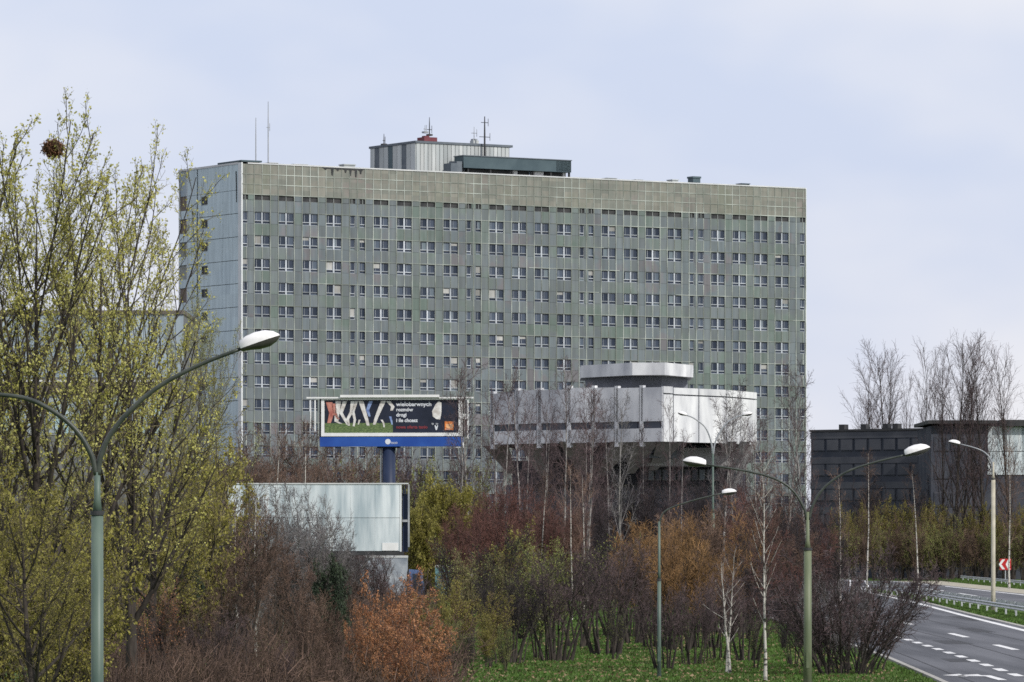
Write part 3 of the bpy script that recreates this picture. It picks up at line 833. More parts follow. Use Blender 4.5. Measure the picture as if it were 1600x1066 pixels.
for i in range(12):
    px = 1002 + i * 11.5
    w = ob('window', MB().box(gx(px, 570), gx(px + 9.5, 570), 573.0, 573.3, hz(750, 570), hz(733, 570)), M['win_box'], annex)
    ob('pane', MB().box(gx(px + 1, 570), gx(px + 8.5, 570), 572.9, 572.98, hz(749, 570), hz(734, 570)), M['annex_glass'], w)

# ------------------------------------------------------------------ low buildings left and right
def block(name, label, Y, px0, px1, ytop, depth, m, rz=0.0, z0=0.0):
    t = thing(name, label, 'building', (gx(px0, Y), Y, 0), rz)
    w = (gx(px1, Y) - gx(px0, Y)) / math.cos(rz)
    return t, w, hz(ytop, Y)
t, w, h = block('warehouse', 'long blue-grey sheeted hall behind the leafy poplar at the left edge', 620, -140, 287, 485, 30, 'shed')
ob('wall', MB().box(.05, w - .05, .1, 30, 0, h - .2), M['core'], t)
zm = hz(590, 620)
n = 34
for i in range(n):
    a, b = w * i / n, w * (i + 1) / n
    ob('wall_sheet', MB().box(a + .03, b - .03, 0, .1, zm, zm + (h - zm) * .48 - .04), M['shed'], t)
    ob('wall_sheet', MB().box(a + .03, b - .03, 0, .1, zm + (h - zm) * .48, h - .5), M['shed'], t)
ob('roof_edge', MB().box(-.1, w + .1, -.2, 30, h - .48, h), M['shed_dark'], t)
t, w, h = block('low_workshop', 'low building with brown fascia and cyan glazing in front of the blue-grey hall', 590, -140, 262, 594, 18, 'shed')
ob('wall', MB().box(.05, w - .05, .4, 18, 0, h - 1.6), M['core'], t)
ob('fascia', MB().box(0, w, -.3, 18, h - 1.5, h - .25), M['shed_dark'], t)
ob('roof', MB().box(-.1, w + .1, -.4, 18, h - .24, h), M['coping'], t)
for i in range(17):
    a = w * i / 17
    ws = ob('window', MB().box(a + .1, a + w / 17 - .1, .3, .4, h - 6.4, h - 1.55), M['win_box'], t)
    ob('pane', MB().box(a + .2, a + w / 34 - .05, .22, .3, h - 6.2, h - 1.75), M['shed_glass'] if i % 5 in (0, 1) else M['shed'], ws)
    ob('pane', MB().box(a + w / 34 + .05, a + w / 17 - .2, .22, .3, h - 6.2, h - 1.75), M['shed_glass'] if i % 4 == 1 else M['shed'], ws)
# right-hand block, roofline rising slightly toward the right
t = thing('dark_block', 'long dark slate office block right of the tower with a flat roofline', 'building', (gx(1266, 690), 690, 0), R(-37))
w = 25.5
h = hz(672.5, 690)
ob('wall', MB().box(0.02, w, .15, 24, 0, h - .25), M['navy'], t)
ob('roof_edge', MB().box(-.1, w + .1, -.1, 24, h - .24, h + .05), M['dark'], t)
for lv in range(5):
    z = h - 2.9 - lv * 3.4
    if z < 0.4: break
    ob('spandrel', MB().box(.0, w, .0, .14, z + 1.7, z + 2.6), M['navy_band'], t)
    for i in range(11):
        a = .3 + i * (w - .3) / 11
        ws = ob('window', MB().box(a, a + 2.0, .04, .14, z + .05, z + 1.65), M['navy'], t)
        ob('pane', MB().box(a + .12, a + 1.88, -.0, .03, z + .15, z + 1.55), M['navy_band'], ws)
for x in (4, 7.5, 11, 12.6, 18):
    ob('roof_vent', MB().box(x, x + .9, 1, 2, h + .05, h + .75), M['dark'], t)
t = thing('pale_wing', 'building at the right edge with overhanging dark roof and a pale blue end bay', 'building', (gx(1455, 655), 655, 0), 0)
w = gx(1680, 655) - gx(1455, 655); h = hz(657, 655)
ob('wall', MB().box(0, w, .15, 22, 0, h - .7), M['navy'], t)
ob('roof_slab', MB().box(-.5, gx(1556, 655) - gx(1455, 655), -1.0, 22, h - .45, h), M['dark'], t)
ob('roof_slab', MB().box(gx(1562, 655) - gx(1455, 655), w + 1, -1.0, 22, h - .75, h + .05), M['dark'], t)
x0 = gx(1543, 655) - gx(1455, 655)
for i in range(5):
    a = x0 + i * 2.3
    for (za, zb) in ((hz(742, 655), hz(706, 655)), (hz(705, 655), h - .8)):
        ob('wall_sheet', MB().box(a + .04, a + 2.26, .0, .14, za, zb), M['sheet'], t)
for lv in range(4):
    z = h - 4.0 - lv * 3.6
    for i in range(3):
        a = .4 + i * 2.2
        ws = ob('window', MB().box(a, a + 1.9, .05, .148, z, z + 1.9), M['navy_band'], t)
        ob('pane', MB().box(a + .12, a + 1.78, .0, .045, z + .12, z + 1.78), M['navy'], ws)

# ------------------------------------------------------------------ advertising billboard on a column
def text_mesh(name, s, size, m, parent, loc, ext=0.004, bold=0.0):
    cu = bpy.data.curves.new(name, 'FONT'); cu.body = s; cu.size = size; cu.extrude = ext; cu.offset = bold
    cu.resolution_u = 3
    tmp = bpy.data.objects.new('tmp', cu)
    COL.objects.link(tmp)
    dg = bpy.context.evaluated_depsgraph_get()
    me = bpy.data.meshes.new_from_object(tmp.evaluated_get(dg))
    bpy.data.objects.remove(tmp)
    bpy.data.curves.remove(cu)
    o = ob(name, me, m, parent, loc)
    o.rotation_euler = (R(90), 0, 0)
    return o
BY = 400.0
bw = gx(731, BY) - gx(497, BY)
bb = thing('billboard', 'illuminated-type advertising billboard on a blue column, with legs picture and black text panel', 'billboard', (gx(497, BY), BY, 0), R(-5))
z1, z0 = hz(621, BY), hz(682, BY)
m_black = mat('poster black', (0.012, 0.016, 0.03, 1), (0.02, 0.025, 0.045, 1), scale=1, rough=0.5)
m_text = mat('poster white ink', (0.68, 0.70, 0.74, 1), rough=0.6)
m_text2 = mat('poster dull red ink', (0.22, 0.04, 0.05, 1), rough=0.6)
m_orange = mat('poster orange', (0.80, 0.25, 0.06, 1), rough=0.6)
m_peach = mat('poster pale orange', (0.85, 0.48, 0.25, 1), rough=0.6)
def poster_mat():
    k = NT('poster grass'); tcn = k.n('ShaderNodeTexCoord'); mpn = k.n('ShaderNodeMapping'); mpn.inputs['Scale'].default_value = (2, 1, 5)
    n = k.n('ShaderNodeTexNoise'); n.inputs['Scale'].default_value = 3; k.l(tcn.outputs['Object'], mpn.inputs[0]); k.l(mpn.outputs[0], n.inputs[0])
    r = k.n('ShaderNodeValToRGB'); e = r.color_ramp.elements
    e[0].position = .35; e[0].color = (0.05, 0.09, 0.03, 1); e[1].position = .65; e[1].color = (0.16, 0.22, 0.08, 1)
    k.l(n.outputs[0], r.inputs[0]); k.l(r.outputs[0], k.b.inputs['Base Color']); return k.m
m_pgrass = poster_mat()
m_legs = mat('poster skin and white', (0.50, 0.46, 0.42, 1), (0.78, 0.77, 0.74, 1), scale=2.5, rough=0.6)
m_pink = mat('poster pink red', (0.35, 0.10, 0.08, 1), (0.60, 0.28, 0.22, 1), scale=2.5, rough=0.6)
m_bluei = mat('poster blue', (0.10, 0.15, 0.35, 1), (0.30, 0.40, 0.62, 1), scale=2.5, rough=0.6)
ob('back_frame', MB().box(0.1, bw - .3, .12, .5, z0 - .05, z1 + .05), M['dark'], bb)
pz0, pz1 = z0 + .28, z1 - .24
px0_, px1_ = .55, bw - .72
pw = px1_ - px0_
poster = ob('poster', MB().box(px0_, px1_, .06, .12, pz0, pz1), m_black, bb)
ob('poster_grass', MB().box(px0_, px0_ + pw * .51, .045, .058, pz0, pz0 + (pz1 - pz0) * .30), m_pgrass, poster)
ph = pz1 - pz0
def legp(pts, m, w):
    # a printed limb: strip through the points, thickness w
    vs = []
    for i, (x, z) in enumerate(pts):
        ww = w * (1 - .45 * i / (len(pts) - 1))
        vs += [(px0_ + x * pw - ww, .036, pz0 + z * ph), (px0_ + x * pw + ww, .036, pz0 + z * ph)]
    fs = [(2 * i, 2 * i + 1, 2 * i + 3, 2 * i + 2) for i in range(len(pts) - 1)]
    ob('poster_figure', MB().add(vs, fs), m, poster)
for pts, m, wd in [
    ([(.10, .97), (.09, .6), (.085, .35), (.12, .28)], m_legs, .22), ([(.15, .97), (.12, .62), (.15, .4), (.17, .25)], m_legs, .17),
    ([(.03, .95), (.05, .6), (.03, .3)], m_pink, .26), ([(.065, .9), (.075, .6), (.10, .42)], m_pink, .18),
    ([(.21, .97), (.20, .65), (.17, .42), (.18, .22)], m_legs, .17), ([(.235, .97), (.21, .65), (.225, .4), (.215, .2)], m_legs, .14),
    ([(.27, .98), (.29, .7), (.31, .45), (.325, .22)], m_legs, .20), ([(.345, .97), (.32, .7), (.335, .5)], m_bluei, .16),
    ([(.44, .98), (.41, .7), (.385, .45), (.37, .25)], m_legs, .20), ([(.475, .97), (.51, .8), (.50, .68)], m_legs, .18),
    ([(.425, .40), (.44, .30), (.445, .17)], m_legs, .09), ([(.49, .5), (.50, .35), (.505, .25)], m_bluei, .10), ([(.26, .4), (.25, .25)], m_legs, .08)]:
    legp(pts, m, wd)
for s, sz, x, z, m in (("wielobarwnych", .40, .535, .82, m_text), ("rozm\u00f3w", .34, .535, .66, m_text), ("drogi", .34, .535, .50, m_text), ("i ile chcesz", .34, .535, .33, m_text), ("nowa oferta tanio", .30, .535, .13, m_text2)):
    text_mesh('poster_text', s, sz * 1.15, m, poster, (px0_ + x * pw, .042, pz0 + z * ph), bold=.012)
ob('poster_logo', MB().box(px0_ + pw * .90, px0_ + pw * .965, .04, .055, pz0 + .08 * ph, pz0 + .34 * ph), m_orange, poster)
ob('poster_logo', MB().box(px0_ + pw * .91, px0_ + pw * .96, .03, .038, pz0 + .13 * ph, pz0 + .27 * ph), m_peach, poster)
text_mesh('poster_text', "orange", .14, m_text, poster, (px0_ + pw * .906, .02, pz0 + .09 * ph))
ob('poster_figure', MB().add([(px0_ + pw * a, .04, pz0 + ph * b) for a, b in ((.81, .50), (.835, .42), (.865, .40), (.875, .62), (.875, .92), (.855, .97), (.83, .86), (.805, .66))], [(0, 1, 2, 3, 4, 5, 6, 7)]), m_legs, poster)
text_mesh('poster_text', "tp  sa", .24, m_text, poster, (px0_ + pw * .80, .042, pz0 + .25 * ph))
ob('poster_logo', MB().add([(px0_ + pw * a, .04, pz0 + ph * b) for a, b in ((.832, .08), (.84, .08), (.85, .2), (.845, .24), (.84, .17), (.828, .24), (.824, .2))], [(0, 1, 2, 3), (0, 4, 5, 6)]), m_text, poster)
for (a, b, c, d) in ((.25, bw - .38, z0, z0 + .27), (.25, bw - .38, z1 - .22, z1), (.25, .5, z0 + .27, z1 - .22), (bw - .68, bw - .38, z0 + .27, z1 - .22)):
    ob('frame_bar', MB().box(a, b, -.04, .16, c, d), M['white'], bb)
ob('light_tray', MB().box(1.8, bw - 2.2, -.35, -.06, z1 - .02, z1 + .18), M['white'], bb)
ob('catwalk_bar', MB().box(-.9, 1.8, -.2, -.08, z1 - .1, z1 + .02).box(bw - 2.2, bw + .5, -.2, -.08, z1 - .12, z1 + .0), M['white'], bb)
ob('side_frame', MB().box(bw + .02, bw + .12, -.1, .05, z0 - .2, z1 - .1).box(-.28, -.18, -.1, .02, z0 + .4, z1 - .1).box(-.62, -.55, -.1, .02, z0 + .6, z1 - .1), M['white'], bb)
ob('side_lattice', MB().box(bw - .30, bw - .2, .2, 2.4, z0, z1 - .2).box(bw - .3, bw - .02, .25, .32, z0 + .9, z0 + 1.3).box(bw - .3, bw - .05, .25, .3, z0 + 2.2, z0 + 2.35), M['dark'], bb)
ob('side_case', MB().box(bw - .32, bw - .02, -.02, .2, z0 + 1.35, z0 + 1.75), M['white'], bb)
ob('apron', MB().box(.15, bw - .35, -.1, .5, hz(698, BY), z0 - .06), M['blueband'], bb)
ob('apron_edge', MB().box(bw - .34, bw - .27, -.12, .4, hz(698, BY) - .1, z0 - .5).box(bw - .9, bw - .27, -.12, .0, hz(698, BY) - .12, hz(698, BY) - .04), M['white'], bb)
text_mesh('apron_text', "nuo", .34, m_text, bb, (bw * .49, -.11, hz(694, BY)))
ob('apron_mark', MB().tube([(bw * .47, -.115, hz(690.5, BY)), (bw * .47, -.10, hz(690.5, BY))], .22, 12), m_text, bb)
cx = gx(607, BY) - gx(497, BY)
ob('column', MB().tube([(cx, .6, 0), (cx, .6, hz(700, BY))], .52, 16), M['bluecol'], bb, smooth=True)
ob('column_head', MB().box(cx - .9, cx + .9, .2, 1.0, hz(700, BY), z0 - .3), M['bluecol'], bb)
ob('column_pipe', MB().tube([(cx - .62, .5, 0), (cx - .62, .5, hz(699, BY))], .08, 8), M['mast'], bb)

# blank board box
WY = 262.0
wb = thing('blank_board', 'blank pale sheeted billboard box with dark open right end behind bare trees', 'billboard', (gx(356, WY), WY, 0), R(-3))
ww = gx(625, WY) - gx(356, WY); wz0, wz1 = hz(861, WY), hz(757, WY)
npn = 7
for i in range(npn):
    a, b = ww * i / npn, ww * (i + 1) / npn
    ob('sheet_panel', MB().box(a + .003, b - .003, 0, .05, wz0, wz0 + (wz1 - wz0) * .5 - .02), M['sheet'], wb)
    ob('sheet_panel', MB().box(a + .003, b - .003, 0, .05, wz0 + (wz1 - wz0) * .5, wz1), M['sheet'], wb)
ob('backing', MB().box(0, ww, .06, .14, wz0 - .12, wz1 - .02), M['dark'], wb)
ob('top_rail', MB().box(-.05, ww + .45, -.04, .2, wz1 + .005, wz1 + .07), M['coping'], wb)
ob('bottom_rail', MB().box(-.05, ww + .2, -.02, .16, wz0 - .22, wz0 - .03), M['dark'], wb)
ob('white_patch', MB().box(ww - .9, ww - .06, -.02, -.004, wz0 + .02, wz0 + .42), M['white'], wb)
ob('corner_post', MB().box(ww + .01, ww + .1, .0, .12, wz0 - .1, wz1), M['side_trim'], wb)
ob('end_frame', MB().box(ww + .42, ww + .5, .2, .3, wz0 + .2, wz1).box(ww + .12, ww + .42, .22, .28, wz0 + 1.5, wz0 + 1.62), M['mast'], wb)
ob('end_panel', MB().box(ww + .12, ww + .40, .4, .5, wz0 - .05, wz1 - .5).box(ww + .14, ww + .2, .3, .4, wz1 - .5, wz1 - .05).box(ww + .25, ww + .3, .3, .4, wz1 - .5, wz1 - .05), M['bluecol'], wb)
for x in (1.2, ww * .45):
    ob('leg', MB().box(x - .12, x + .12, .3, .6, 0, wz0 - .1), M['bluecol'], wb)
ob('back_brace', MB().box(.2, ww - .2, .2, 1.2, wz0 + .1, wz0 + .3).box(.2, ww - .2, .2, 1.2, wz1 - .3, wz1 - .1), M['dark'], wb)

# ------------------------------------------------------------------ street lamps
def smooth_path(pts, n=5):
    P = [Vector(p) for p in pts]; out = []
    P = [P[0] * 2 - P[1]] + P + [P[-1] * 2 - P[-2]]
    for i in range(1, len(P) - 2):
        for j in range(n):
            t = j / n
            a, b, c, d = P[i - 1], P[i], P[i + 1], P[i + 2]
            out.append(.5 * ((2 * b) + (c - a) * t + (2 * a - 5 * b + 4 * c - d) * t * t + (3 * b - a - 3 * c + d) * t ** 3))
    out.append(P[-2]); return out
def lamp_head(parent, p, d, ln, m_cap):
    """cobra head: pale upper shell, dark bowl beneath; p neck, d unit direction along the head"""
    d = Vector(d).normalized(); side = Vector((0, 1, 0)); up = side.cross(d) * -1
    if up.z < 0: up = -up
    prof = [(0, .08, .10, .06), (.03, .13, .19, .08), (.22, .19, .25, .11), (.45, .22, .27, .17), (.7, .20, .235, .18), (.88, .14, .15, .12), (1.0, .03, .03, .03)]
    n = 8
    def shell(sign, name, m, kz):
        vs = []; fs = []
        for (t, wd, hu, hd) in prof:
            c = Vector(p) + d * (t * ln)
            for j in range(n + 1):
                a = PI * j / n
                h = (hu if sign > 0 else hd) * kz
                vs.append(c + side * (math.cos(a) * wd * ln) + up * (sign * math.sin(a) * h * ln))
        for i in range(len(prof) - 1):
            for j in range(n):
                a = i * (n + 1) + j
                fs.append((a, a + 1, a + n + 2, a + n + 1))
        return ob(name, MB().add(vs, fs), m, head, smooth=True)
    head = ob('lamp_head', MB().box(p[0] - .02, p[0] + .02, p[1] - .02, p[1] + .02, p[2] - .02, p[2] + .02), m_cap, parent)
    shell(1, 'shell', m_cap, 1.0); shell(-1, 'bowl', M['lamp_lens'], 1.0)
def street_lamp(label, Y, xpole, collar_y, fork_y, arms, r_lo, r_hi, m_pole, m_arm, group=None, armr=.05, m_cap=None, ztop=None):
    bx_ = gx(xpole, Y)
    t = thing('street_lamp', label, 'street lamp', (bx_, Y, 0), 0, group)
    zc = hz(collar_y, Y); zf = hz(fork_y, Y)
    ob('pole', MB().tube([(0, 0, 0), (0, 0, 1.2), (0, 0, zc)], [r_lo * 1.12, r_lo, r_lo * .95], 16), m_pole, t, smooth=True)
    ob('collar', MB().tube([(0, 0, zc - .06), (0, 0, zc + .02)], r_lo * 1.12, 16), M['dark'], t)
    ob('upper_pole', MB().tube([(0, 0, zc), (0, 0, zc + .25), (0, 0, zf)], [r_lo * .8, r_hi, r_hi * .9], 14), m_pole, t, smooth=True)
    ob('access_door', MB().box(-.05, .05, -r_lo * 1.06 - .012, -r_lo * .9, .6, 1.1), m_pole, t)
    ob('base_plate', MB().box(-.25, .25, -.25, .25, 0, .06), M['concrete'], t)
    for pts, hp, hl in arms:
        w = [at(x, y, Y) - Vector((bx_, Y, 0)) for x, y in pts]
        path = smooth_path(w)
        rr = [armr * 1.15 + (armr * .75 - armr * 1.15) * i / (len(path) - 1) for i in range(len(path))]
        ob('arm', MB().tube(path, rr, 10), m_arm, t, smooth=True)
        e = at(hp[0], hp[1], Y) - Vector((bx_, Y, 0))
        d = e - w[-1]
        lamp_head(t, w[-1], d, d.length, m_cap or M['lamp_cap'])
    return t
street_lamp('near green double-arm street lamp standing before the leafy poplar', 96, 152, 800, 738,
    [([(153, 742), (157, 715), (172, 680), (205, 640), (250, 603), (310, 571), (376, 545)], (437, 524), 1),
     ([(151, 742), (143, 712), (122, 676), (88, 646), (45, 624), (0, 617), (-40, 615)], (-100, 612), 1)],
    .12, .062, M['lamp_pole'], M['lamp_arm'], armr=.048)
street_lamp('olive double-arm street lamp with two white heads beside the dark fan-shaped shrub', 163, 1262, 857, 800,
    [([(1261, 812), (1255, 792), (1238, 766), (1210, 748), (1165, 736), (1103, 726)], (1067, 720), 1),
     ([(1264, 812), (1270, 790), (1288, 762), (1322, 738), (1365, 723), (1414, 711)], (1453, 699), 1)],
    .13, .062, M['lamp_pole2'], M['lamp_arm'], armr=.04)
street_lamp('slim green street lamp with one small head before the ochre-twigged shrubs', 172, 1030, 905, 815,
    [([(1030, 830), (1032, 812), (1042, 797), (1080, 783), (1128, 771)], (1151, 768), 1)],
    .065, .045, M['lamp_pole'], M['lamp_arm'], armr=.03)
street_lamp('distant double-arm lamp in front of the faceted hall', 290, 1114, 800, 700,
    [([(1114, 712), (1111, 690), (1102, 668), (1085, 654), (1073, 649)], (1059, 645), 1),
     ([(1114, 712), (1118, 690), (1132, 665), (1148, 653), (1160, 649)], (1176, 646), 1)],
    .10, .06, M['lamp_pole'], M['mast'], armr=.045)
street_lamp('cream single-arm street lamp standing on the grass median at the right', 345, 1552, 748, 722,
    [([(1552, 735), (1548, 718), (1537, 706), (1520, 699), (1500, 694)], (1482, 690), 1)],
    .15, .07, M['cream_pole'], M['mast'], armr=.045)

# chevron curve sign
cy = 560.0
cs = thing('chevron_sign', 'red and white chevron curve sign on a post beside the far road', 'road sign', (gx(1571, cy), cy, 0), 0)
m_red = mat('sign red', (0.42, 0.015, 0.02, 1), (0.50, 0.03, 0.03, 1), scale=2, rough=0.4)
zc = hz(882, cy)
ob('plate', MB().box(-.62, .62, -.03, .02, zc - .62, zc + .62), m_red, cs)
for dx in (-.32, .36):
    ob('chevron', MB().add([(dx + a, -.045, zc + b) for a, b in ((.28, .55), (-.14, 0), (.28, -.55), (-.04, -.55), (-.42, 0), (-.04, .55))] , [(0, 1, 4, 5), (1, 2, 3, 4)]) if dx < 0 else
       MB().add([(dx + a, -.045, zc + b) for a, b in ((.20, .55), (-.10, 0), (.20, -.55), (-.06, -.55), (-.34, 0), (-.06, .55))], [(0, 1, 4, 5), (1, 2, 3, 4)]), M['white'], cs)
ob('post', MB().tube([(0, .08, 0), (0, .08, zc + .5)], .06, 8), M['rail'], cs)

# ------------------------------------------------------------------ vehicles glimpsed through the branches
def car(label, Y, px, m, rz, van=False, name='parked_car'):
    t = thing(name, label, 'van' if van else 'car', (gx(px, Y), Y, .02), rz)
    Ln, Wd = (4.9, 1.9) if van else (4.2, 1.72)
    if van:
        pr = [(-2.45, .35), (-2.45, 1.0), (-2.3, 1.15), (-1.55, 1.3), (-1.1, 2.05), (-.9, 2.2), (2.3, 2.22), (2.42, 2.1), (2.45, .4)]
        gl = [(-1.5, 1.34), (-1.1, 1.98), (-.3, 1.98), (-.3, 1.34)]
    else:
        pr = [(-2.1, .32), (-2.1, .62), (-1.95, .78), (-1.05, .92), (-.45, 1.36), (-.2, 1.44), (.95, 1.44), (1.2, 1.38), (1.75, .98), (2.05, .92), (2.1, .34)]
        gl = [(-.95, .94), (-.42, 1.33), (1.1, 1.33), (1.6, .98)]
    n = len(pr); vs = []; fs = []
    for s, kk in ((-1, 1), (1, 1)):
        for x, z in pr:
            tw = Wd / 2 - (0.16 * max(0, (z - .95)) / .5 if not van else .05 * max(0, z - 1.1))
            vs.append((x, s * tw, z))
    fs = [tuple(range(n)), tuple(range(n, 2 * n))[::-1]] + [(i, i + n, (i + 1) % n + n, (i + 1) % n) for i in range(n)]
    ob('body', MB().add(vs, fs), m, t)
    for s in (-1, 1):
        ob('side_window', MB().add([(x, s * (Wd / 2 - (0.16 * max(0, (z - .95)) / .5 if not van else .05 * (z - 1.1)) + .012), z) for x, z in gl], [(0, 1, 2, 3)]), M['annex_glass'], t)
    a, b = (pr[3], pr[4])
    ob('windscreen', MB().add([(a[0] - .01, -Wd * .38, a[1] + .03), (a[0] - .01, Wd * .38, a[1] + .03), (b[0] - .03, Wd * .34, b[1]), (b[0] - .03, -Wd * .34, b[1])], [(0, 1, 2, 3)]), M['annex_glass'], t)
    for x in (-Ln * .31, Ln * .31):
        for s in (-1, 1):
            wh = ob('wheel', MB().tube([(x, s * (Wd / 2 - .18), .31), (x, s * (Wd / 2 + .01), .31)], .31, 14), M['dark'], t)
            ob('rim', MB().tube([(x, s * (Wd / 2 + .01), .31), (x, s * (Wd / 2 + .02), .31)], .18, 10), M['rail'], wh)
    for s in (-1, 1):
        ob('headlight', MB().box(-Ln / 2 - .01, -Ln / 2 + .05, s * .62 - .14, s * .62 + .14, .6, .72), M['white'], t)
m_cw = mat('car white', (0.72, 0.73, 0.75, 1), rough=0.25, spec=.6)
m_cb = mat('car blue', (0.10, 0.15, 0.30, 1), rough=0.25, spec=.6)
m_ct = mat('car teal', (0.12, 0.24, 0.26, 1), rough=0.25, spec=.6)
m_cr = mat('car dark red', (0.22, 0.03, 0.035, 1), rough=0.25, spec=.6)
def lorry(label, Y, px0, px1, top, m_box, m_cab, cab_px, cat='lorry'):
    x0 = gx(px0, Y); w = gx(px1, Y) - x0; h = hz(top, Y)
    t = thing('parked_lorry', label, cat, (x0, Y, 0), 0)
    ob('cargo_box', MB().box(0, w, 0, 2.45, 1.05, h), m_box, t)
    ob('box_rail', MB().box(-.02, w + .02, -.03, 2.48, h - .12, h + .03).box(-.02, w + .02, -.03, 2.48, .98, 1.08), M['coping'], t)
    c0 = w + .12; cw = gx(cab_px, Y) - gx(px1, Y)
    ob('chassis', MB().box(.2, c0 + cw - .1, .5, 1.9, .62, .98), M['dark'], t)
    ob('cab', MB().add([(c0, 0.05, .5), (c0 + cw, .05, .5), (c0 + cw, .05, 1.5), (c0 + cw * .8, .05, h * .74), (c0, .05, h * .76),
                        (c0, 2.4, .5), (c0 + cw, 2.4, .5), (c0 + cw, 2.4, 1.5), (c0 + cw * .8, 2.4, h * .74), (c0, 2.4, h * .76)],
                       [(0, 1, 2, 3, 4), (9, 8, 7, 6, 5), (0, 5, 6, 1), (1, 6, 7, 2), (2, 7, 8, 3), (3, 8, 9, 4), (4, 9, 5, 0)]), m_cab, t)
    ob('side_window', MB().add([(c0 + cw * .25, .04, 1.5), (c0 + cw * .85, .04, 1.5), (c0 + cw * .72, .04, h * .68), (c0 + cw * .25, .04, h * .68)], [(0, 1, 2, 3)]), M['annex_glass'], t)
    for x in (w * .18, w * .38, c0 + cw * .5):
        ob('wheel', MB().tube([(x, -.01, .45), (x, .3, .45)], .45, 14), M['dark'], t)
m_lg = mat('lorry pale grey', (0.20, 0.23, 0.27, 1), (0.42, 0.45, 0.48, 1), scale=1.2, rough=.5)
lorry('pale lorry with blue cab parked under the blank board behind the orange bush', 345, 560, 636, 869, m_lg, m_cb, 660)
lorry('smaller teal lorry parked right of the pale one behind olive bushes', 352, 680, 706, 884, m_ct, m_ct, 722)
car('white car on the road glimpsed through the dark fan-shaped shrub', 440, 1338, m_cw, R(100))

# ------------------------------------------------------------------ trees
UP = np.array([0, 0, 1.0])
def nrm(a): return a / np.maximum(np.linalg.norm(a, axis=-1, keepdims=True), 1e-9)
def grow(g, P, Rd, c, t0, t1, ang, lr, trop, wob, nseg, rr, tip, tl=0.4, tpow=1.0, out_bias=0.0):
    """c children on every parent polyline; P (M,n,3) Rd (M,n)"""
    Mn, n, _ = P.shape
    plen = np.linalg.norm(np.diff(P, axis=1), axis=2).sum(1)
    t = (t0 + (t1 - t0) * ((np.arange(c)[None] + g.random((Mn, c))) / c) ** tpow)
    f = t * (n - 1); i = np.minimum(f.astype(int), n - 2); fr = (f - i)[..., None]
    m = np.arange(Mn)[:, None]
    A = P[m, i]; B = P[m, i + 1]
    o = A + (B - A) * fr
    T = nrm(B - A)
    r0 = Rd[m, i] * (1 - fr[..., 0]) + Rd[m, i + 1] * fr[..., 0]
    az = (np.arange(c)[None] * 2.39996 + g.random((Mn, 1)) * 6.28 + g.normal(0, .5, (Mn, c)))
    ref = np.where(np.abs(T[..., 2:3]) < .9, UP, np.array([1.0, 0, 0]))
    U = nrm(np.cross(T, ref)); V = np.cross(T, U)
    Q = U * np.cos(az)[..., None] + V * np.sin(az)[..., None]
    a = np.radians(g.uniform(ang[0], ang[1], (Mn, c)))[..., None]
    d = nrm(T * np.cos(a) + Q * np.sin(a))
    ln = plen[:, None] * g.uniform(lr[0], lr[1], (Mn, c)) * (1 - tl * t)
    o = o.reshape(-1, 3); d = d.reshape(-1, 3); ln = ln.reshape(-1); r0 = r0.reshape(-1)
    pts = [o]
    for s in range(nseg):
        d = nrm(d + UP * trop + g.normal(0, wob, d.shape))
        pts.append(pts[-1] + d * (ln / nseg)[:, None])
    C = np.stack(pts, 1)
    r = np.maximum(r0 * rr, tip * 1.3)
    k = np.linspace(0, 1, nseg + 1)[None]
    return C, r[:, None] * (1 - k) + tip * k
def tubes(P, Rd, k):
    N, n, _ = P.shape
    T = np.empty_like(P); T[:, 1:-1] = P[:, 2:] - P[:, :-2]; T[:, 0] = P[:, 1] - P[:, 0]; T[:, -1] = P[:, -1] - P[:, -2]
    T = nrm(T)
    m = T.mean(1); ref = np.where(np.abs(m[:, 1:2]) < .8, np.array([0, 1.0, 0]), np.array([1.0, 0, 0]))[:, None]
    U = nrm(np.cross(T, ref)); V = np.cross(T, U)
    a = np.arange(k) * 2 * PI / k
    v = P[:, :, None] + Rd[:, :, None, None] * (U[:, :, None] * np.cos(a)[None, None, :, None] + V[:, :, None] * np.sin(a)[None, None, :, None])
    v = v.reshape(-1, 3)
    b = (np.arange(N)[:, None, None] * n + np.arange(n - 1)[None, :, None]) * k
    j = np.arange(k)[None, None]; j2 = (j + 1) % k
    q = np.stack([b + j, b + j2, b + k + j2, b + k + j], -1).reshape(-1, 4)
    return v, q
def merge(lst):
    vs = []; qs = []; o = 0
    for v, q in lst:
        vs.append(v); qs.append(q + o); o += len(v)
    return np.concatenate(vs), np.concatenate(qs)
def leaves(g, P, per, size, spread=0.05, t0=0.2):
    P = P[g.random(len(P)) < .68]; per = int(round(per * 1.45))
    N, n, _ = P.shape
    t = (t0 + (1 - t0) * g.random((N, per)) ** .6) * (n - 1); i = np.minimum(t.astype(int), n - 2); f = (t - i)[..., None]
    m = np.arange(N)[:, None]
    c = (P[m, i] * (1 - f) + P[m, i + 1] * f).reshape(-1, 3) + g.normal(0, spread, (N * per, 3))
    s = g.uniform(.45, 1.6, (len(c), 1)) * size
    a = nrm(g.normal(0, 1, c.shape)); b = nrm(np.cross(a, nrm(g.normal(0, 1, c.shape))))
    v = np.stack([c - a * s * .55, c + b * s * .38, c + a * s * .55, c - b * s * .38], 1).reshape(-1, 3)
    return v, np.arange(len(c) * 4).reshape(-1, 4)
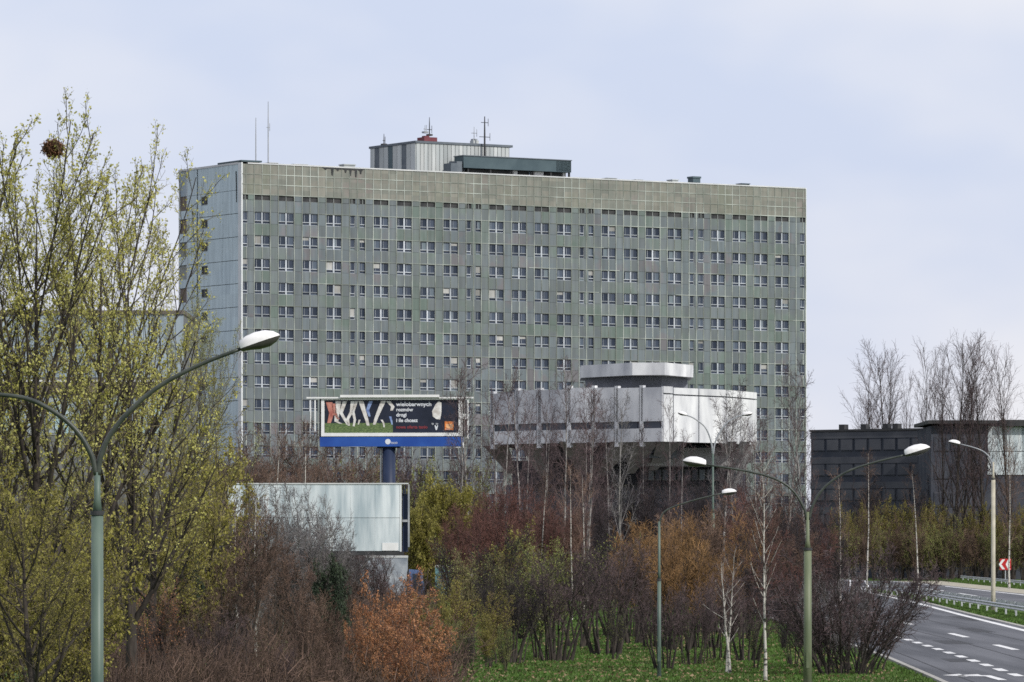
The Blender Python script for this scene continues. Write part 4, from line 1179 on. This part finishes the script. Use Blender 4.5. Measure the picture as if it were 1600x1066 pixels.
def trunk_line(g, h, r, lean=(0, 0), n=9, wob=.02, base=(0, 0)):
    z = np.linspace(0, 1, n)
    x = base[0] + lean[0] * z ** 1.2 + np.cumsum(g.normal(0, wob * h / n, n)); y = base[1] + lean[1] * z ** 1.2 + np.cumsum(g.normal(0, wob * h / n, n))
    x[0] = base[0]; y[0] = base[1]
    P = np.stack([x, y, z * h], 1)[None]
    Rd = (r * (1 - z * .93) * (1 + .35 * np.exp(-z * 14)))[None]
    return P, Rd

PROTO = {}
def proto(name, seed, h, stems, levels, leaf=None, split=1):
    """stems: list of (lean, base, height share, radius); levels: grow() parameters; parts: trunk, branches, foliage"""
    g = np.random.default_rng(seed)
    tr = [trunk_line(g, h * s[2], s[3], s[0], base=s[1], wob=s[4] if len(s) > 4 else .03) for s in stems]
    P = np.concatenate([a for a, b in tr]); Rd = np.concatenate([b for a, b in tr])
    tl = [tubes(P, Rd, 7)]; br = []
    cur = (P, Rd); allP = []
    for li, lv in enumerate(levels):
        cur = grow(g, cur[0], cur[1], **lv)
        k = 5 if li == 0 else (4 if li == 1 and len(levels) > 3 else 3)
        (tl if li < split else br).append(tubes(cur[0], cur[1], k))
        allP.append(cur[0])
    meshes = {}
    v, q = merge(tl); meshes['trunk'] = new_mesh('trunk', v, q, smooth=True)
    v, q = merge(br); meshes['branches'] = new_mesh('branches', v, q)
    if leaf:
        ls = [leaves(g, allP[li], per, size, sp) for li, per, size, sp in leaf]
        v, q = merge(ls); meshes['foliage'] = new_mesh('foliage', v, q)
    top = sorted(float(v_.co.z) for v_ in meshes['branches'].vertices)[-30]
    PROTO[name] = (meshes, top)
def plant(kind_, px, Y, top, mt, label, name='bare_tree', cat='tree', group=None, wide=1.0, rz=None, xy=None):
    meshes, h0 = PROTO[kind_]
    H = hz(top, Y); s = H / h0
    x = gx(px, Y)
    t = thing(name, label, cat, (x, Y, 0), rz if rz is not None else rnd.uniform(0, 6.28), group)
    t.scale = (s * wide * rnd.uniform(.85, 1.2), s * wide, s)
    t.rotation_euler = (R(rnd.uniform(-4, 4)), R(rnd.uniform(-4, 4)), t.rotation_euler[2])
    for k, me in meshes.items():
        m = mt.get(k)
        if m is None: continue
        ob({'trunk': 'trunk', 'branches': 'branches', 'foliage': 'foliage'}[k], me, M[m], t)
    return t
G = dict
# big poplar: several steep leaders, leafy twigs
def poplar(name, seed, h, nst, leafn, sz, fan=4.5, lo=.07):
    g = np.random.default_rng(seed)
    stems = [((0.3, 0), (0, 0), 1.0, .26, .02)]
    proto(name, seed, h, stems, [
        G(c=nst, t0=.10, t1=.88, ang=(24, 50), lr=(.42, .62), trop=.11, wob=.05, nseg=6, rr=.62, tip=.02, tl=.38, tpow=.9),
        G(c=8, t0=.22, t1=.98, ang=(22, 45), lr=(.28, .45), trop=.10, wob=.07, nseg=4, rr=.55, tip=.012, tl=.4),
        G(c=6, t0=.15, t1=1, ang=(20, 50), lr=(.28, .5), trop=.08, wob=.10, nseg=2, rr=.55, tip=.007, tl=.3),
        G(c=4, t0=.1, t1=1, ang=(20, 60), lr=(.35, .6), trop=.03, wob=.12, nseg=1, rr=.6, tip=.005, tl=.2)],
        leaf=[(3, leafn, sz, .06), (2, leafn, sz, .06)], split=2)
poplar('poplar_a', 11, 17, 23, 3, .08)
poplar('poplar_b', 12, 17, 18, 3, .08)
# birch: white trunk, fine ascending then drooping twigs
def birch(name, seed, h=12, c=22, twr=.006, lean=.5, r=.11, t0=.25, split=0):
    proto(name, seed, h, [((lean, 0), (0, 0), 1.0, r, .025)], [
        G(c=c, t0=t0, t1=.97, ang=(25, 50), lr=(.16, .30), trop=.12, wob=.06, nseg=4, rr=.40, tip=.010, tl=.55),
        G(c=7, t0=.2, t1=1, ang=(25, 55), lr=(.30, .55), trop=.02, wob=.10, nseg=2, rr=.5, tip=.007, tl=.3),
        G(c=6, t0=.1, t1=1, ang=(20, 60), lr=(.4, .8), trop=-.02, wob=.14, nseg=1, rr=.6, tip=twr, tl=.2)], split=split)
birch('near_a', 24, lean=.8, split=1, r=.10); birch('near_b', 25, lean=-.9, c=14, split=1, r=.12); birch('birch_a', 21); birch('birch_b', 22, lean=-.4, c=18); birch('birch_c', 23, lean=.9, c=26, t0=.35)
# tall bare fastigiate tree
def tall(name, seed, h=24):
    proto(name, seed, h, [((.2, 0), (0, 0), 1.0, .24, .015)], [
        G(c=22, t0=.15, t1=.95, ang=(16, 40), lr=(.26, .42), trop=.10, wob=.04, nseg=4, rr=.42, tip=.022, tl=.5),
        G(c=8, t0=.2, t1=1, ang=(18, 40), lr=(.30, .5), trop=.06, wob=.06, nseg=2, rr=.5, tip=.014, tl=.3),
        G(c=6, t0=.1, t1=1, ang=(20, 50), lr=(.35, .7), trop=.03, wob=.10, nseg=1, rr=.6, tip=.009, tl=.2)], split=1)
tall('tall_a', 31); tall('tall_b', 32)
# multi-stemmed shrub trees
def shrub(name, seed, h=5.5, nst=9, spread=1.9, base=.18, c=(9, 8, 5), tip=.007, leaf=None, ang=(22, 45), lo=.22, rad=.045, trop=.05):
    g = np.random.default_rng(seed + 500)
    st = []
    for i in range(nst):
        a = i * 2.4 + g.uniform(0, .6); d = spread * g.uniform(.35, 1)
        st.append(((math.cos(a) * d, math.sin(a) * d), (math.cos(a) * base * g.uniform(.3, 1.3), math.sin(a) * base * g.uniform(.3, 1.3)), g.uniform(.6, 1.0), rad * g.uniform(.7, 1.2), .05))
    proto(name, seed, h, st, [
        G(c=c[0], t0=lo, t1=.97, ang=ang, lr=(.26, .42), trop=trop, wob=.08, nseg=3, rr=.55, tip=.010, tl=.45),
        G(c=c[1], t0=.15, t1=1, ang=(22, 55), lr=(.32, .6), trop=.02, wob=.12, nseg=2, rr=.55, tip=.008, tl=.3),
        G(c=c[2], t0=.1, t1=1, ang=(20, 65), lr=(.4, .8), trop=.01, wob=.15, nseg=1, rr=.6, tip=tip, tl=.2)], leaf=leaf, split=1)
shrub('shrub_a', 41); shrub('shrub_b', 42, nst=7, spread=1.4, lo=.3)
shrub('shrub_fine', 43, nst=12, spread=2.3, c=(8, 8, 5), tip=.006, trop=.07)
shrub('shrub_leafy', 44, c=(8, 7, 4), leaf=[(2, 2, .08, .06), (1, 2, .08, .06)])
shrub('shrub_leafy2', 45, nst=7, spread=1.6, leaf=[(2, 2, .08, .07), (1, 2, .08, .07)])
shrub('shrub_dense', 46, nst=12, spread=1.8, lo=.12, leaf=[(2, 5, .10, .09), (1, 4, .10, .1)])
shrub('stemmy', 50, h=5.5, nst=11, spread=1.9, base=.7, c=(7, 6, 5), rad=.085, lo=.36, ang=(18, 42), tip=.008)
shrub('stemmy_b', 51, h=6, nst=6, spread=2.0, base=.6, c=(9, 7, 5), rad=.10, lo=.34, ang=(20, 45), tip=.008, leaf=[(2, 1, .07, .06)])
shrub('gold', 53, h=6, nst=7, spread=2.0, c=(8, 8, 4), lo=.12, rad=.06, leaf=[(2, 3, .075, .06), (1, 3, .075, .06)], trop=.07)
shrub('beech', 52, h=6, nst=9, spread=2.6, c=(8, 8, 4), lo=.14, leaf=[(2, 3, .085, .05), (1, 4, .085, .06)], ang=(20, 50))
shrub('willow', 47, nst=14, spread=1.7, base=.8, c=(9, 8, 5), ang=(12, 28), trop=.14, lo=.38, rad=.055)
shrub('vase', 48, h=5, nst=16, spread=1.7, base=.9, c=(7, 6, 5), ang=(16, 40), trop=.08, lo=.34, rad=.06)
shrub('fan', 49, h=4.2, nst=20, spread=2.9, base=.8, c=(7, 7, 5), ang=(15, 40), trop=.05, lo=.12, rad=.04, tip=.006)

# --- the leafy poplars at the left
PT = {'trunk': 'bark', 'branches': 'tw_olive', 'foliage': 'lf_poplar'}
plant('poplar_a', 55, 130, 150, PT, 'tall poplar with young yellow-green leaves and a bird nest at the left edge', 'poplar_tree', wide=1.0, rz=.4)
plant('poplar_a', -60, 134, 145, PT, 'leafy poplar cut by the left edge of the picture', 'poplar_tree', wide=1.0, rz=3.1)
plant('poplar_b', 240, 165, 560, {'trunk': 'bark', 'branches': 'tw_olive', 'foliage': 'lf_gold'}, 'lower golden-green poplar spreading right of the near lamp post', 'poplar_tree', wide=1.35, rz=1.0)
plant('poplar_a', 325, 300, 440, {'trunk': 'bark_grey', 'branches': 'tw_olive', 'foliage': 'lf_pale'}, 'slim pale-leaved poplar in front of the tower gable', 'poplar_tree', wide=.62, rz=5.0)
plant('poplar_b', 60, 112, 720, {'trunk': 'bark', 'branches': 'tw_olive', 'foliage': 'lf_gold'}, 'low golden-green leafy tree filling the bottom left corner', 'leafy_tree', wide=1.3, rz=4.0)
for px, Y, top in ((300, 190, 690), (345, 215, 690), (200, 180, 790), (265, 175, 770)):
    plant('gold', px, Y, top, {'trunk': 'bark', 'branches': 'tw_olive', 'foliage': 'lf_gold'}, 'bushy golden-green tree right of the near lamp post' + ', top at %s' % {300: 'the gable', 345: 'the board', 200: 'the lamp fork', 265: 'the arm', 20: 'the left edge', 95: 'the bottom left', -30: 'the frame edge', 120: 'the collar'}[px], 'leafy_tree', group='golden-green trees behind the near lamp', wide=.75)
plant('poplar_b', 145, 139, 192, PT, 'lower leafy poplar just right of the nest poplar', 'poplar_tree', wide=.85, rz=2.0)
plant('poplar_a', 205, 146, 232, PT, 'leafy poplar reaching toward the tower gable', 'poplar_tree', wide=.85, rz=1.4)
for px, Y, top in ((20, 118, 800), (95, 122, 860), (-30, 116, 700), (120, 124, 760)):
    plant('gold', px, Y, top, {'trunk': 'bark', 'branches': 'tw_olive', 'foliage': 'lf_gold'}, 'low golden-green tree left of the near lamp post' + ', top at %s' % {300: 'the tower gable foot', 345: 'the left end of the blank board', 200: 'the lamp fork', 265: 'the middle of the lamp arm', 20: 'the left edge', 95: 'the bottom near the post', -30: 'the frame edge', 120: 'the collar'}[px], 'leafy_tree', group='golden-green trees left of the near lamp', wide=.8)
# nest
g = np.random.default_rng(3)
nc = np.array(at(83, 232, 129.5)); N = 420
d = nrm(g.normal(0, 1, (N, 3))); c = nc + d * np.abs(g.normal(.10, .09, (N, 1))) * np.array([1.15, 1, .75])
dd = nrm(np.cross(d, g.normal(0, 1, (N, 3)))) * g.uniform(.08, .26, (N, 1))
v, q = tubes(np.stack([c - dd, c + dd], 1), np.full((N, 2), .012), 3)
tag(ob('bird_nest', new_mesh('bird_nest', v, q), M['nest']), 'round brown bird nest of sticks high in the left poplar', 'nest')

# --- tall bare trees on the right horizon
for i, (px, top, Y, wd, k) in enumerate([(1365, 560, 720, .8, 'a'), (1393, 528, 722, 1.0, 'b'), (1440, 530, 724, .7, 'a'), (1487, 515, 640, .9, 'b'), (1512, 540, 726, .7, 'a'),
                          (1540, 520, 640, .9, 'a'), (1583, 535, 636, .9, 'b'), (1625, 560, 640, .8, 'a'), (1465, 575, 728, .6, 'b'), (1345, 600, 716, .6, 'b'), (1420, 575, 718, .5, 'a'), (1500, 525, 644, .6, 'a'), (1475, 540, 648, .6, 'b'), (1525, 535, 646, .6, 'a'), (1380, 545, 730, .6, 'b')]):
    pos = ['second from left', 'third from left', 'fourth from left', 'sixth from left', 'seventh from left', 'eighth from left', 'ninth from left', 'rightmost', 'fifth and low', 'leftmost and lowest', 'low, before the slim one', 'thin, among the dense ones', 'thin, left of the dense ones', 'thin, before the eighth', 'thin, between second and third'][i]
    plant('tall_' + k, px, Y, top, {'trunk': 'bark', 'branches': 'tw_purple'}, 'bare tall tree on the skyline right of the tower, %s' % pos, group='bare tall trees on the right skyline', wide=wd)
# --- bare trees standing against the tower and the hall
FB = {'trunk': 'birch_far', 'branches': 'tw_purple'}
FG = {'trunk': 'birch_far', 'branches': 'tw_grey'}
for px, top, Y, lab in [
    (721, 575, 380, 'pale-trunked birch right of the billboard, the left of two'), (738, 560, 384, 'pale-trunked birch right of the billboard, the right of two'),
    (779, 590, 420, 'thin birch crossing the left end of the faceted hall'), (822, 565, 430, 'dense birch before the left part of the faceted hall'),
    (879, 555, 400, 'tall birch before the dark edge of the faceted hall'), (917, 600, 380, 'birch under the left end of the hall crown'),
    (968, 610, 400, 'birch in front of the middle of the faceted hall'), (1125, 590, 410, 'spreading birch before the bright right face of the hall'),
    (1155, 620, 405, 'smaller birch beside the distant double lamp'), (1218, 560, 400, 'tall birch before the right end of the tower'),
    (1268, 575, 395, 'white-stemmed birch at the right corner of the tower'), (852, 640, 350, 'slim bare birch below the hall struts'),
    (1190, 640, 330, 'bare birch right of the bright face of the hall')]:
    k = rnd.choice(['birch_a', 'birch_b', 'birch_c'])
    plant(k, px, Y, top, FG if px in (1125, 968) else FB, lab, 'birch_tree', wide=.8)
for px, top, Y, lab in [
    (420, 655, 330, 'birch left of the billboard over the blank board, forked top'), (480, 650, 335, 'birch just left of the billboard column'),
    (1437, 725, 420, 'white birch behind the olive hedge, left of the cream lamp'), (1355, 700, 380, 'birch between the two dark shrubs left of the road'),
    (1577, 690, 520, 'white birch by the chevron sign'), (1313, 730, 380, 'slender birch right of the olive lamp post'),
    (842, 735, 300, 'pale birch stem rising from the maroon thicket'), (893, 720, 300, 'leaning cream birch stem right of the maroon thicket'),
    (912, 735, 302, 'second cream birch stem beside the leaning one')]:
    plant(rnd.choice(['birch_a', 'birch_b']), px, Y, top, {'trunk': 'birch', 'branches': 'tw_brown'}, lab, 'birch_tree', wide=.8)
# near birches
plant('near_a', 1196, 168, 690, {'trunk': 'birch', 'branches': 'tw_maroon'}, 'white spotted birch leaning right beside the olive lamp post', 'birch_tree', wide=.8, rz=-.1)
plant('near_b', 1140, 178, 860, {'trunk': 'birch', 'branches': 'tw_purple'}, 'short birch stem leaning left, left of the spotted birch', 'birch_tree', wide=1.6, rz=.3)
plant('near_b', 1136, 179, 850, {'trunk': 'birch', 'branches': 'tw_purple'}, 'second short birch stem from the same spot as the leaning one', 'birch_tree', wide=1.2, rz=2.6)
plant('birch_b', 401, 205, 745, {'trunk': 'birch', 'branches': 'tw_brown'}, 'grey-white birch before the left of the blank board', 'birch_tree', wide=.9, rz=.5)
plant('birch_a', 372, 208, 780, {'trunk': 'birch', 'branches': 'tw_brown'}, 'thin birch leaning left beside the grey-white one', 'birch_tree', wide=.9, rz=3.4)

# --- orange-leaved beech
BE = {'trunk': 'bark', 'branches': 'tw_brown', 'foliage': 'lf_orange'}
plant('beech', 608, 152, 888, BE, 'rounded bush still holding dry orange leaves just below the blank board', 'beech_bush', 'bush', wide=.75, rz=0)
plant('beech', 650, 142, 925, BE, 'orange-leaved bush at the right side of the orange clump beside the lawn', 'beech_bush', 'bush', wide=.95, rz=1)
plant('beech', 672, 138, 1000, BE, 'low orange-leaved bush at the bottom edge beside the lawn', 'beech_bush', 'bush', wide=1.0, rz=3)
plant('beech', 575, 147, 940, BE, 'orange-leaved bush at the left side of the orange clump, thinner than the rest', 'beech_bush', 'bush', wide=.5, rz=2)
plant('beech', 625, 136, 985, BE, 'low orange-leaved bush at the bottom edge in the middle of the orange clump', 'beech_bush', 'bush', wide=1.0, rz=4)
plant('stemmy_b', 250, 150, 905, {'trunk': 'bark', 'branches': 'tw_brown', 'foliage': 'lf_orange'}, 'thin bush with rusty buds right of the near lamp post', 'beech_bush', 'bush', wide=.8)

# --- hand-placed shrubs
ORD = ['leftmost', 'second from left', 'third from left', 'fourth from left', 'fifth from left', 'sixth from left', 'seventh from left', 'eighth from left', 'ninth from left', 'tenth from left', 'eleventh from left', 'twelfth from left'] + ['%s from left' % q for q in ('thirteenth', 'fourteenth', 'fifteenth', 'sixteenth', 'seventeenth', 'eighteenth', 'nineteenth', 'twentieth', 'twenty-first', 'twenty-second', 'twenty-third', 'twenty-fourth')]
def many(rows, kinds, mt, label, name, cat, group, wide=(.8, 1.1)):
    for i, (px, top, Y) in enumerate(sorted(rows)):
        plant(rnd.choice(kinds), px, Y, top, mt if not isinstance(mt, list) else mt[i % len(mt)], label + ', ' + ORD[i], name, cat, group, wide=rnd.uniform(*wide))
BR = {'trunk': 'bark', 'branches': 'tw_brown'}
many([(180, 905, 168), (300, 900, 175), (345, 860, 190), (385, 780, 196), (430, 800, 200), (470, 825, 205), (505, 850, 210), (540, 880, 200), (330, 950, 160), (420, 880, 165), (480, 900, 162), (230, 960, 158), (520, 930, 165), (390, 960, 150), (450, 1000, 145), (280, 1000, 150)],
     ['shrub_a', 'shrub_b', 'shrub_fine', 'stemmy', 'near_b'], [BR, {'trunk': 'bark', 'branches': 'tw_purple'}, BR], 'bare brown twiggy tree in the thicket left of the orange bush', 'bare_shrub', 'bare tree', 'brown thicket between the near lamp and the orange bush', (.65, .95))
many([(365, 762, 222), (410, 755, 225), (455, 752, 228), (485, 765, 230), (512, 800, 226), (395, 770, 214), (440, 762, 216), (470, 757, 224), (500, 775, 229), (350, 757, 220), (525, 800, 227), (425, 752, 231)],
     ['shrub_fine', 'shrub_fine', 'birch_c', 'shrub_a'], {'trunk': 'bark_grey', 'branches': 'tw_grey'}, 'bare grey-twigged tree screening the left part of the blank board', 'bare_shrub', 'bare tree', 'grey trees before the blank board', (.6, .8))
plant('shrub_dense', 298, 180, 868, {'trunk': 'bark', 'branches': 'tw_dark', 'foliage': 'lf_dark'}, 'dark evergreen shrub among brown twigs left of the blank board', 'evergreen_shrub', 'shrub', wide=.4)
plant('shrub_dense', 525, 190, 870, {'trunk': 'bark', 'branches': 'tw_dark', 'foliage': 'lf_dark'}, 'dark evergreen shrub just under the bottom edge of the blank board', 'evergreen_shrub', 'shrub', wide=.45)
many([(682, 748, 360), (660, 785, 356), (705, 765, 362)], ['shrub_dense'], {'trunk': 'bark', 'branches': 'tw_olive', 'foliage': 'lf_gold'}, 'golden-green bush right of the blank board', 'leafy_shrub', 'shrub', 'golden-green bushes right of the blank board', (.55, .7))
many([(740, 775, 330), (765, 760, 335), (800, 755, 340), (835, 760, 335), (865, 775, 330), (715, 795, 320), (780, 790, 300), (840, 795, 300)], ['shrub_fine', 'willow'], {'trunk': 'bark', 'branches': 'tw_maroon'}, 'maroon-twigged shrub in the red thicket right of the billboard', 'bare_shrub', 'shrub', 'maroon thicket below the hall', (.6, .8))
many([(725, 835, 235), (770, 820, 230), (815, 815, 240), (860, 840, 238), (715, 900, 200), (745, 860, 205), (690, 940, 180), (800, 870, 205), (700, 960, 172), (840, 860, 200), (765, 925, 186)], ['shrub_leafy', 'shrub_leafy2', 'stemmy_b', 'shrub_leafy2'], [{'trunk': 'bark', 'branches': 'tw_dark', 'foliage': 'lf_green'}, {'trunk': 'bark', 'branches': 'tw_olive', 'foliage': 'lf_green'}, {'trunk': 'bark', 'branches': 'tw_brown', 'foliage': 'lf_gold'}], 'dark shrub flecked with small green leaves right of the orange bush', 'leafy_shrub', 'shrub', 'green-flecked shrubs beside the lawn', (.7, .95))
many([(690, 915, 178), (655, 925, 190), (760, 960, 185)], ['shrub_leafy2'], {'trunk': 'bark', 'branches': 'tw_olive', 'foliage': 'lf_gold'}, 'olive shrub at the edge of the lawn right of the orange bush', 'leafy_shrub', 'shrub', 'olive shrubs beside the orange bush', (.6, .8))
many([(942, 840, 208), (868, 850, 196), (905, 835, 222), (800, 880, 192), (988, 850, 230), (960, 835, 250)], ['vase', 'stemmy', 'stemmy_b'], [{'trunk': 'bark', 'branches': 'tw_dark', 'foliage': 'lf_green'}, {'trunk': 'bark', 'branches': 'tw_purple'}], 'dark vase-shaped bare shrub standing on the lawn', 'bare_shrub', 'shrub', 'dark shrubs on the lawn', (.75, 1.0))
many([(1015, 790, 262), (1045, 800, 248), (1080, 785, 256), (1115, 782, 262), (1140, 800, 258), (1060, 830, 215), (1105, 840, 220), (1150, 830, 240), (1020, 840, 222), (990, 835, 245)], ['willow', 'vase'], [{'trunk': 'bark', 'branches': 'tw_orange'}, {'trunk': 'bark', 'branches': 'tw_orange'}, {'trunk': 'bark', 'branches': 'tw_brown'}], 'ochre-twigged willow left of the spotted birch', 'willow_shrub', 'shrub', 'ochre willows around the slim lamp', (.7, .9))
many([(1040, 905, 183), (1085, 900, 190), (1165, 890, 196), (1125, 885, 200)], ['stemmy', 'vase'], {'trunk': 'bark', 'branches': 'tw_purple'}, 'dark many-stemmed shrub under the ochre willows on the lawn', 'bare_shrub', 'shrub', 'dark shrubs under the ochre willows', (.7, .9))
many([(1165, 760, 300), (1195, 745, 310), (1230, 765, 300), (1180, 830, 230), (1240, 800, 260), (1225, 850, 220), (1275, 790, 330), (1300, 800, 335)], ['shrub_fine', 'shrub_a'], [{'trunk': 'bark', 'branches': 'tw_maroon'}, {'trunk': 'bark', 'branches': 'tw_dark'}, {'trunk': 'bark', 'branches': 'tw_brown'}], 'dark maroon bare tree around the olive lamp post', 'bare_shrub', 'tree', 'maroon trees around the olive lamp', (.6, .8))
LW = {'trunk': 'bark', 'branches': 'tw_dark', 'foliage': 'lf_green'}
many([(720, 985, 172), (790, 975, 180), (960, 940, 198), (1180, 975, 184), (1240, 960, 190)],
     ['stemmy_b', 'stemmy', 'gold'], LW, 'low ragged sapling on the lawn between the dark shrubs', 'sapling', 'shrub', 'low saplings on the lawn', (.6, 1.1))
plant('fan', 1318, 176, 842, {'trunk': 'bark', 'branches': 'tw_purple'}, 'wide fan-shaped bare shrub at the road corner right of the olive lamp post', 'bare_shrub', 'shrub', wide=.95)
plant('fan', 1345, 182, 885, {'trunk': 'bark', 'branches': 'tw_grey'}, 'greyer fan-shaped shrub reaching over the road kerb', 'bare_shrub', 'shrub', wide=.9)
plant('fan', 1285, 186, 885, {'trunk': 'bark', 'branches': 'tw_dark'}, 'dark fan-shaped shrub behind the olive lamp post', 'bare_shrub', 'shrub', wide=.8)
plant('shrub_fine', 1330, 230, 870, {'trunk': 'bark', 'branches': 'tw_purple'}, 'bare tree behind the fan-shaped shrubs at the road corner', 'bare_shrub', 'tree', wide=.8)
# hedge beyond the far road
hb = [(1322, 810), (1380, 800), (1408, 796), (1435, 806), (1462, 800), (1488, 802), (1515, 796), (1542, 806), (1570, 800), (1600, 800), (1310, 800), (1335, 805), (1365, 795), (1395, 788), (1420, 800), (1450, 800), (1475, 792), (1500, 806), (1530, 800), (1555, 808), (1585, 800), (1615, 800)]
many([(a, b - 12, 640 + (i % 3) * 6) for i, (a, b) in enumerate(hb)], ['gold', 'shrub_leafy'], {'trunk': 'bark', 'branches': 'tw_brown', 'foliage': 'lf_gold'}, 'olive shrub in the hedge beyond the far road', 'hedge_shrub', 'shrub', 'olive hedge beyond the far road', (.45, .6))
many([(a + 12, b + 14, 630) for i, (a, b) in enumerate(hb)], ['shrub_a', 'shrub_b', 'shrub_leafy'], {'trunk': 'bark', 'branches': 'tw_brown', 'foliage': 'lf_green'}, 'brown twiggy shrub at the front of the far roadside hedge', 'hedge_shrub', 'shrub', 'brown front of the hedge beyond the far road', (.5, .7))

# --- woods in the middle distance, as single trees that look alike
def belt(n, x0, x1, Y0, Y1, t0, t1, kinds, mt, label, group, seed, wide=(.6, .9), name='bare_tree'):
    r = random.Random(seed)
    for i in range(n):
        px = x0 + (x1 - x0) * (i + r.random()) / n
        plant(r.choice(kinds), px, r.uniform(Y0, Y1), r.uniform(t0, t1), mt, label, name, 'tree', group, wide=r.uniform(*wide), rz=r.uniform(0, 6.28))
PB = {'trunk': 'bark', 'branches': 'tw_purple'}
belt(10, 330, 740, 470, 540, 660, 720, ['shrub_a', 'shrub_fine', 'shrub_b'], PB, 'bare purple-brown tree in the wood left of the hall', 'wood left of the hall', 11, (.5, .8))
belt(16, 740, 1290, 470, 540, 742, 785, ['shrub_a', 'shrub_fine', 'shrub_b'], PB, 'bare purple-brown tree in the wood at the foot of the tower', 'wood at the foot of the tower', 1, (.45, .65))
belt(20, 330, 1280, 380, 460, 740, 800, ['shrub_a', 'shrub_fine', 'willow'], {'trunk': 'bark', 'branches': 'tw_dark'}, 'dark bare tree in the middle wood behind the shrubs', 'middle wood', 2, (.5, .7))
belt(14, 345, 520, 380, 460, 650, 725, ['birch_a', 'shrub_a', 'shrub_fine', 'shrub_fine'], {'trunk': 'bark_grey', 'branches': 'tw_brown'}, 'bare brown tree before the tower left of the billboard', 'brown trees left of the billboard', 3, (.7, 1.0))
belt(10, 380, 600, 300, 340, 800, 850, ['shrub_a', 'shrub_fine'], PB, 'bare purple-brown tree behind the blank board', 'trees behind the blank board', 4, (.6, .8))
belt(14, 620, 1300, 390, 450, 800, 850, ['shrub_a', 'shrub_fine', 'willow'], {'trunk': 'bark', 'branches': 'tw_brown'}, 'bare brown shrub tree behind the lawn shrubs', 'brown trees behind the lawn shrubs', 5, (.6, .8))
belt(9, 520, 760, 460, 520, 705, 745, ['shrub_leafy', 'shrub_fine'], {'trunk': 'bark', 'branches': 'tw_olive', 'foliage': 'lf_green'}, 'greening tree behind the billboard column', 'greening trees behind the billboard column', 6, (.45, .6))
belt(12, 760, 1210, 470, 540, 600, 680, ['birch_a', 'birch_b', 'birch_c'], FB, 'bare slender birch in the row before the faceted hall', 'birches before the hall', 7, (.6, .8), 'birch_tree')
belt(8, 1270, 1600, 655, 675, 735, 790, ['shrub_fine', 'shrub_a'], {'trunk': 'bark', 'branches': 'tw_dark'}, 'dark bare tree before the dark block', 'trees before the dark block', 8, (.4, .55))
belt(7, 0, 330, 300, 400, 700, 790, ['shrub_a', 'shrub_fine'], {'trunk': 'bark', 'branches': 'tw_olive'}, 'olive-brown bare tree behind the leafy poplars', 'trees behind the poplars', 9, (.6, .8))

# low brushwood on the wood floor, one uncountable mass
def brush(name, areas, seed, m):
    g = np.random.default_rng(seed); Ps = []
    for (px0, px1, Y0, Y1, n, h) in areas:
        Y = g.uniform(Y0, Y1, n); X = (g.uniform(px0, px1, n) - 800) / F * Y
        b = np.stack([X, Y, np.zeros(n)], 1)
        d = nrm(g.normal(0, 1, (n, 3)) * np.array([.6, .6, .3]) + UP)
        hh = g.uniform(.5, 1.2, (n, 1)) * h
        mid = b + d * hh * .5; tip = mid + nrm(d + g.normal(0, .35, (n, 3))) * hh * .5
        Ps.append(np.stack([b, mid, tip], 1))
        for _ in range(2):
            s = mid + (tip - mid) * g.random((n, 1)); e = s + nrm(d + g.normal(0, .7, (n, 3))) * hh * .4
            Ps.append(np.stack([s, (s + e) / 2, e], 1))
    P = np.concatenate(Ps); Rd = np.tile(np.array([.012, .009, .005]), (len(P), 1)) * g.uniform(.8, 1.6, (len(P), 1))
    v, q = tubes(P, Rd, 3)
    kind(ob(name, new_mesh(name, v, q), m), 'stuff')
brush('brushwood', [(100, 700, 130, 175, 3500, 1.4), (0, 720, 180, 300, 5000, 1.8)], 3, M['tw_brown'])
brush('brushwood', [(620, 1290, 400, 480, 5000, 2.0), (300, 700, 300, 420, 4000, 2.2)], 4, M['tw_purple'])
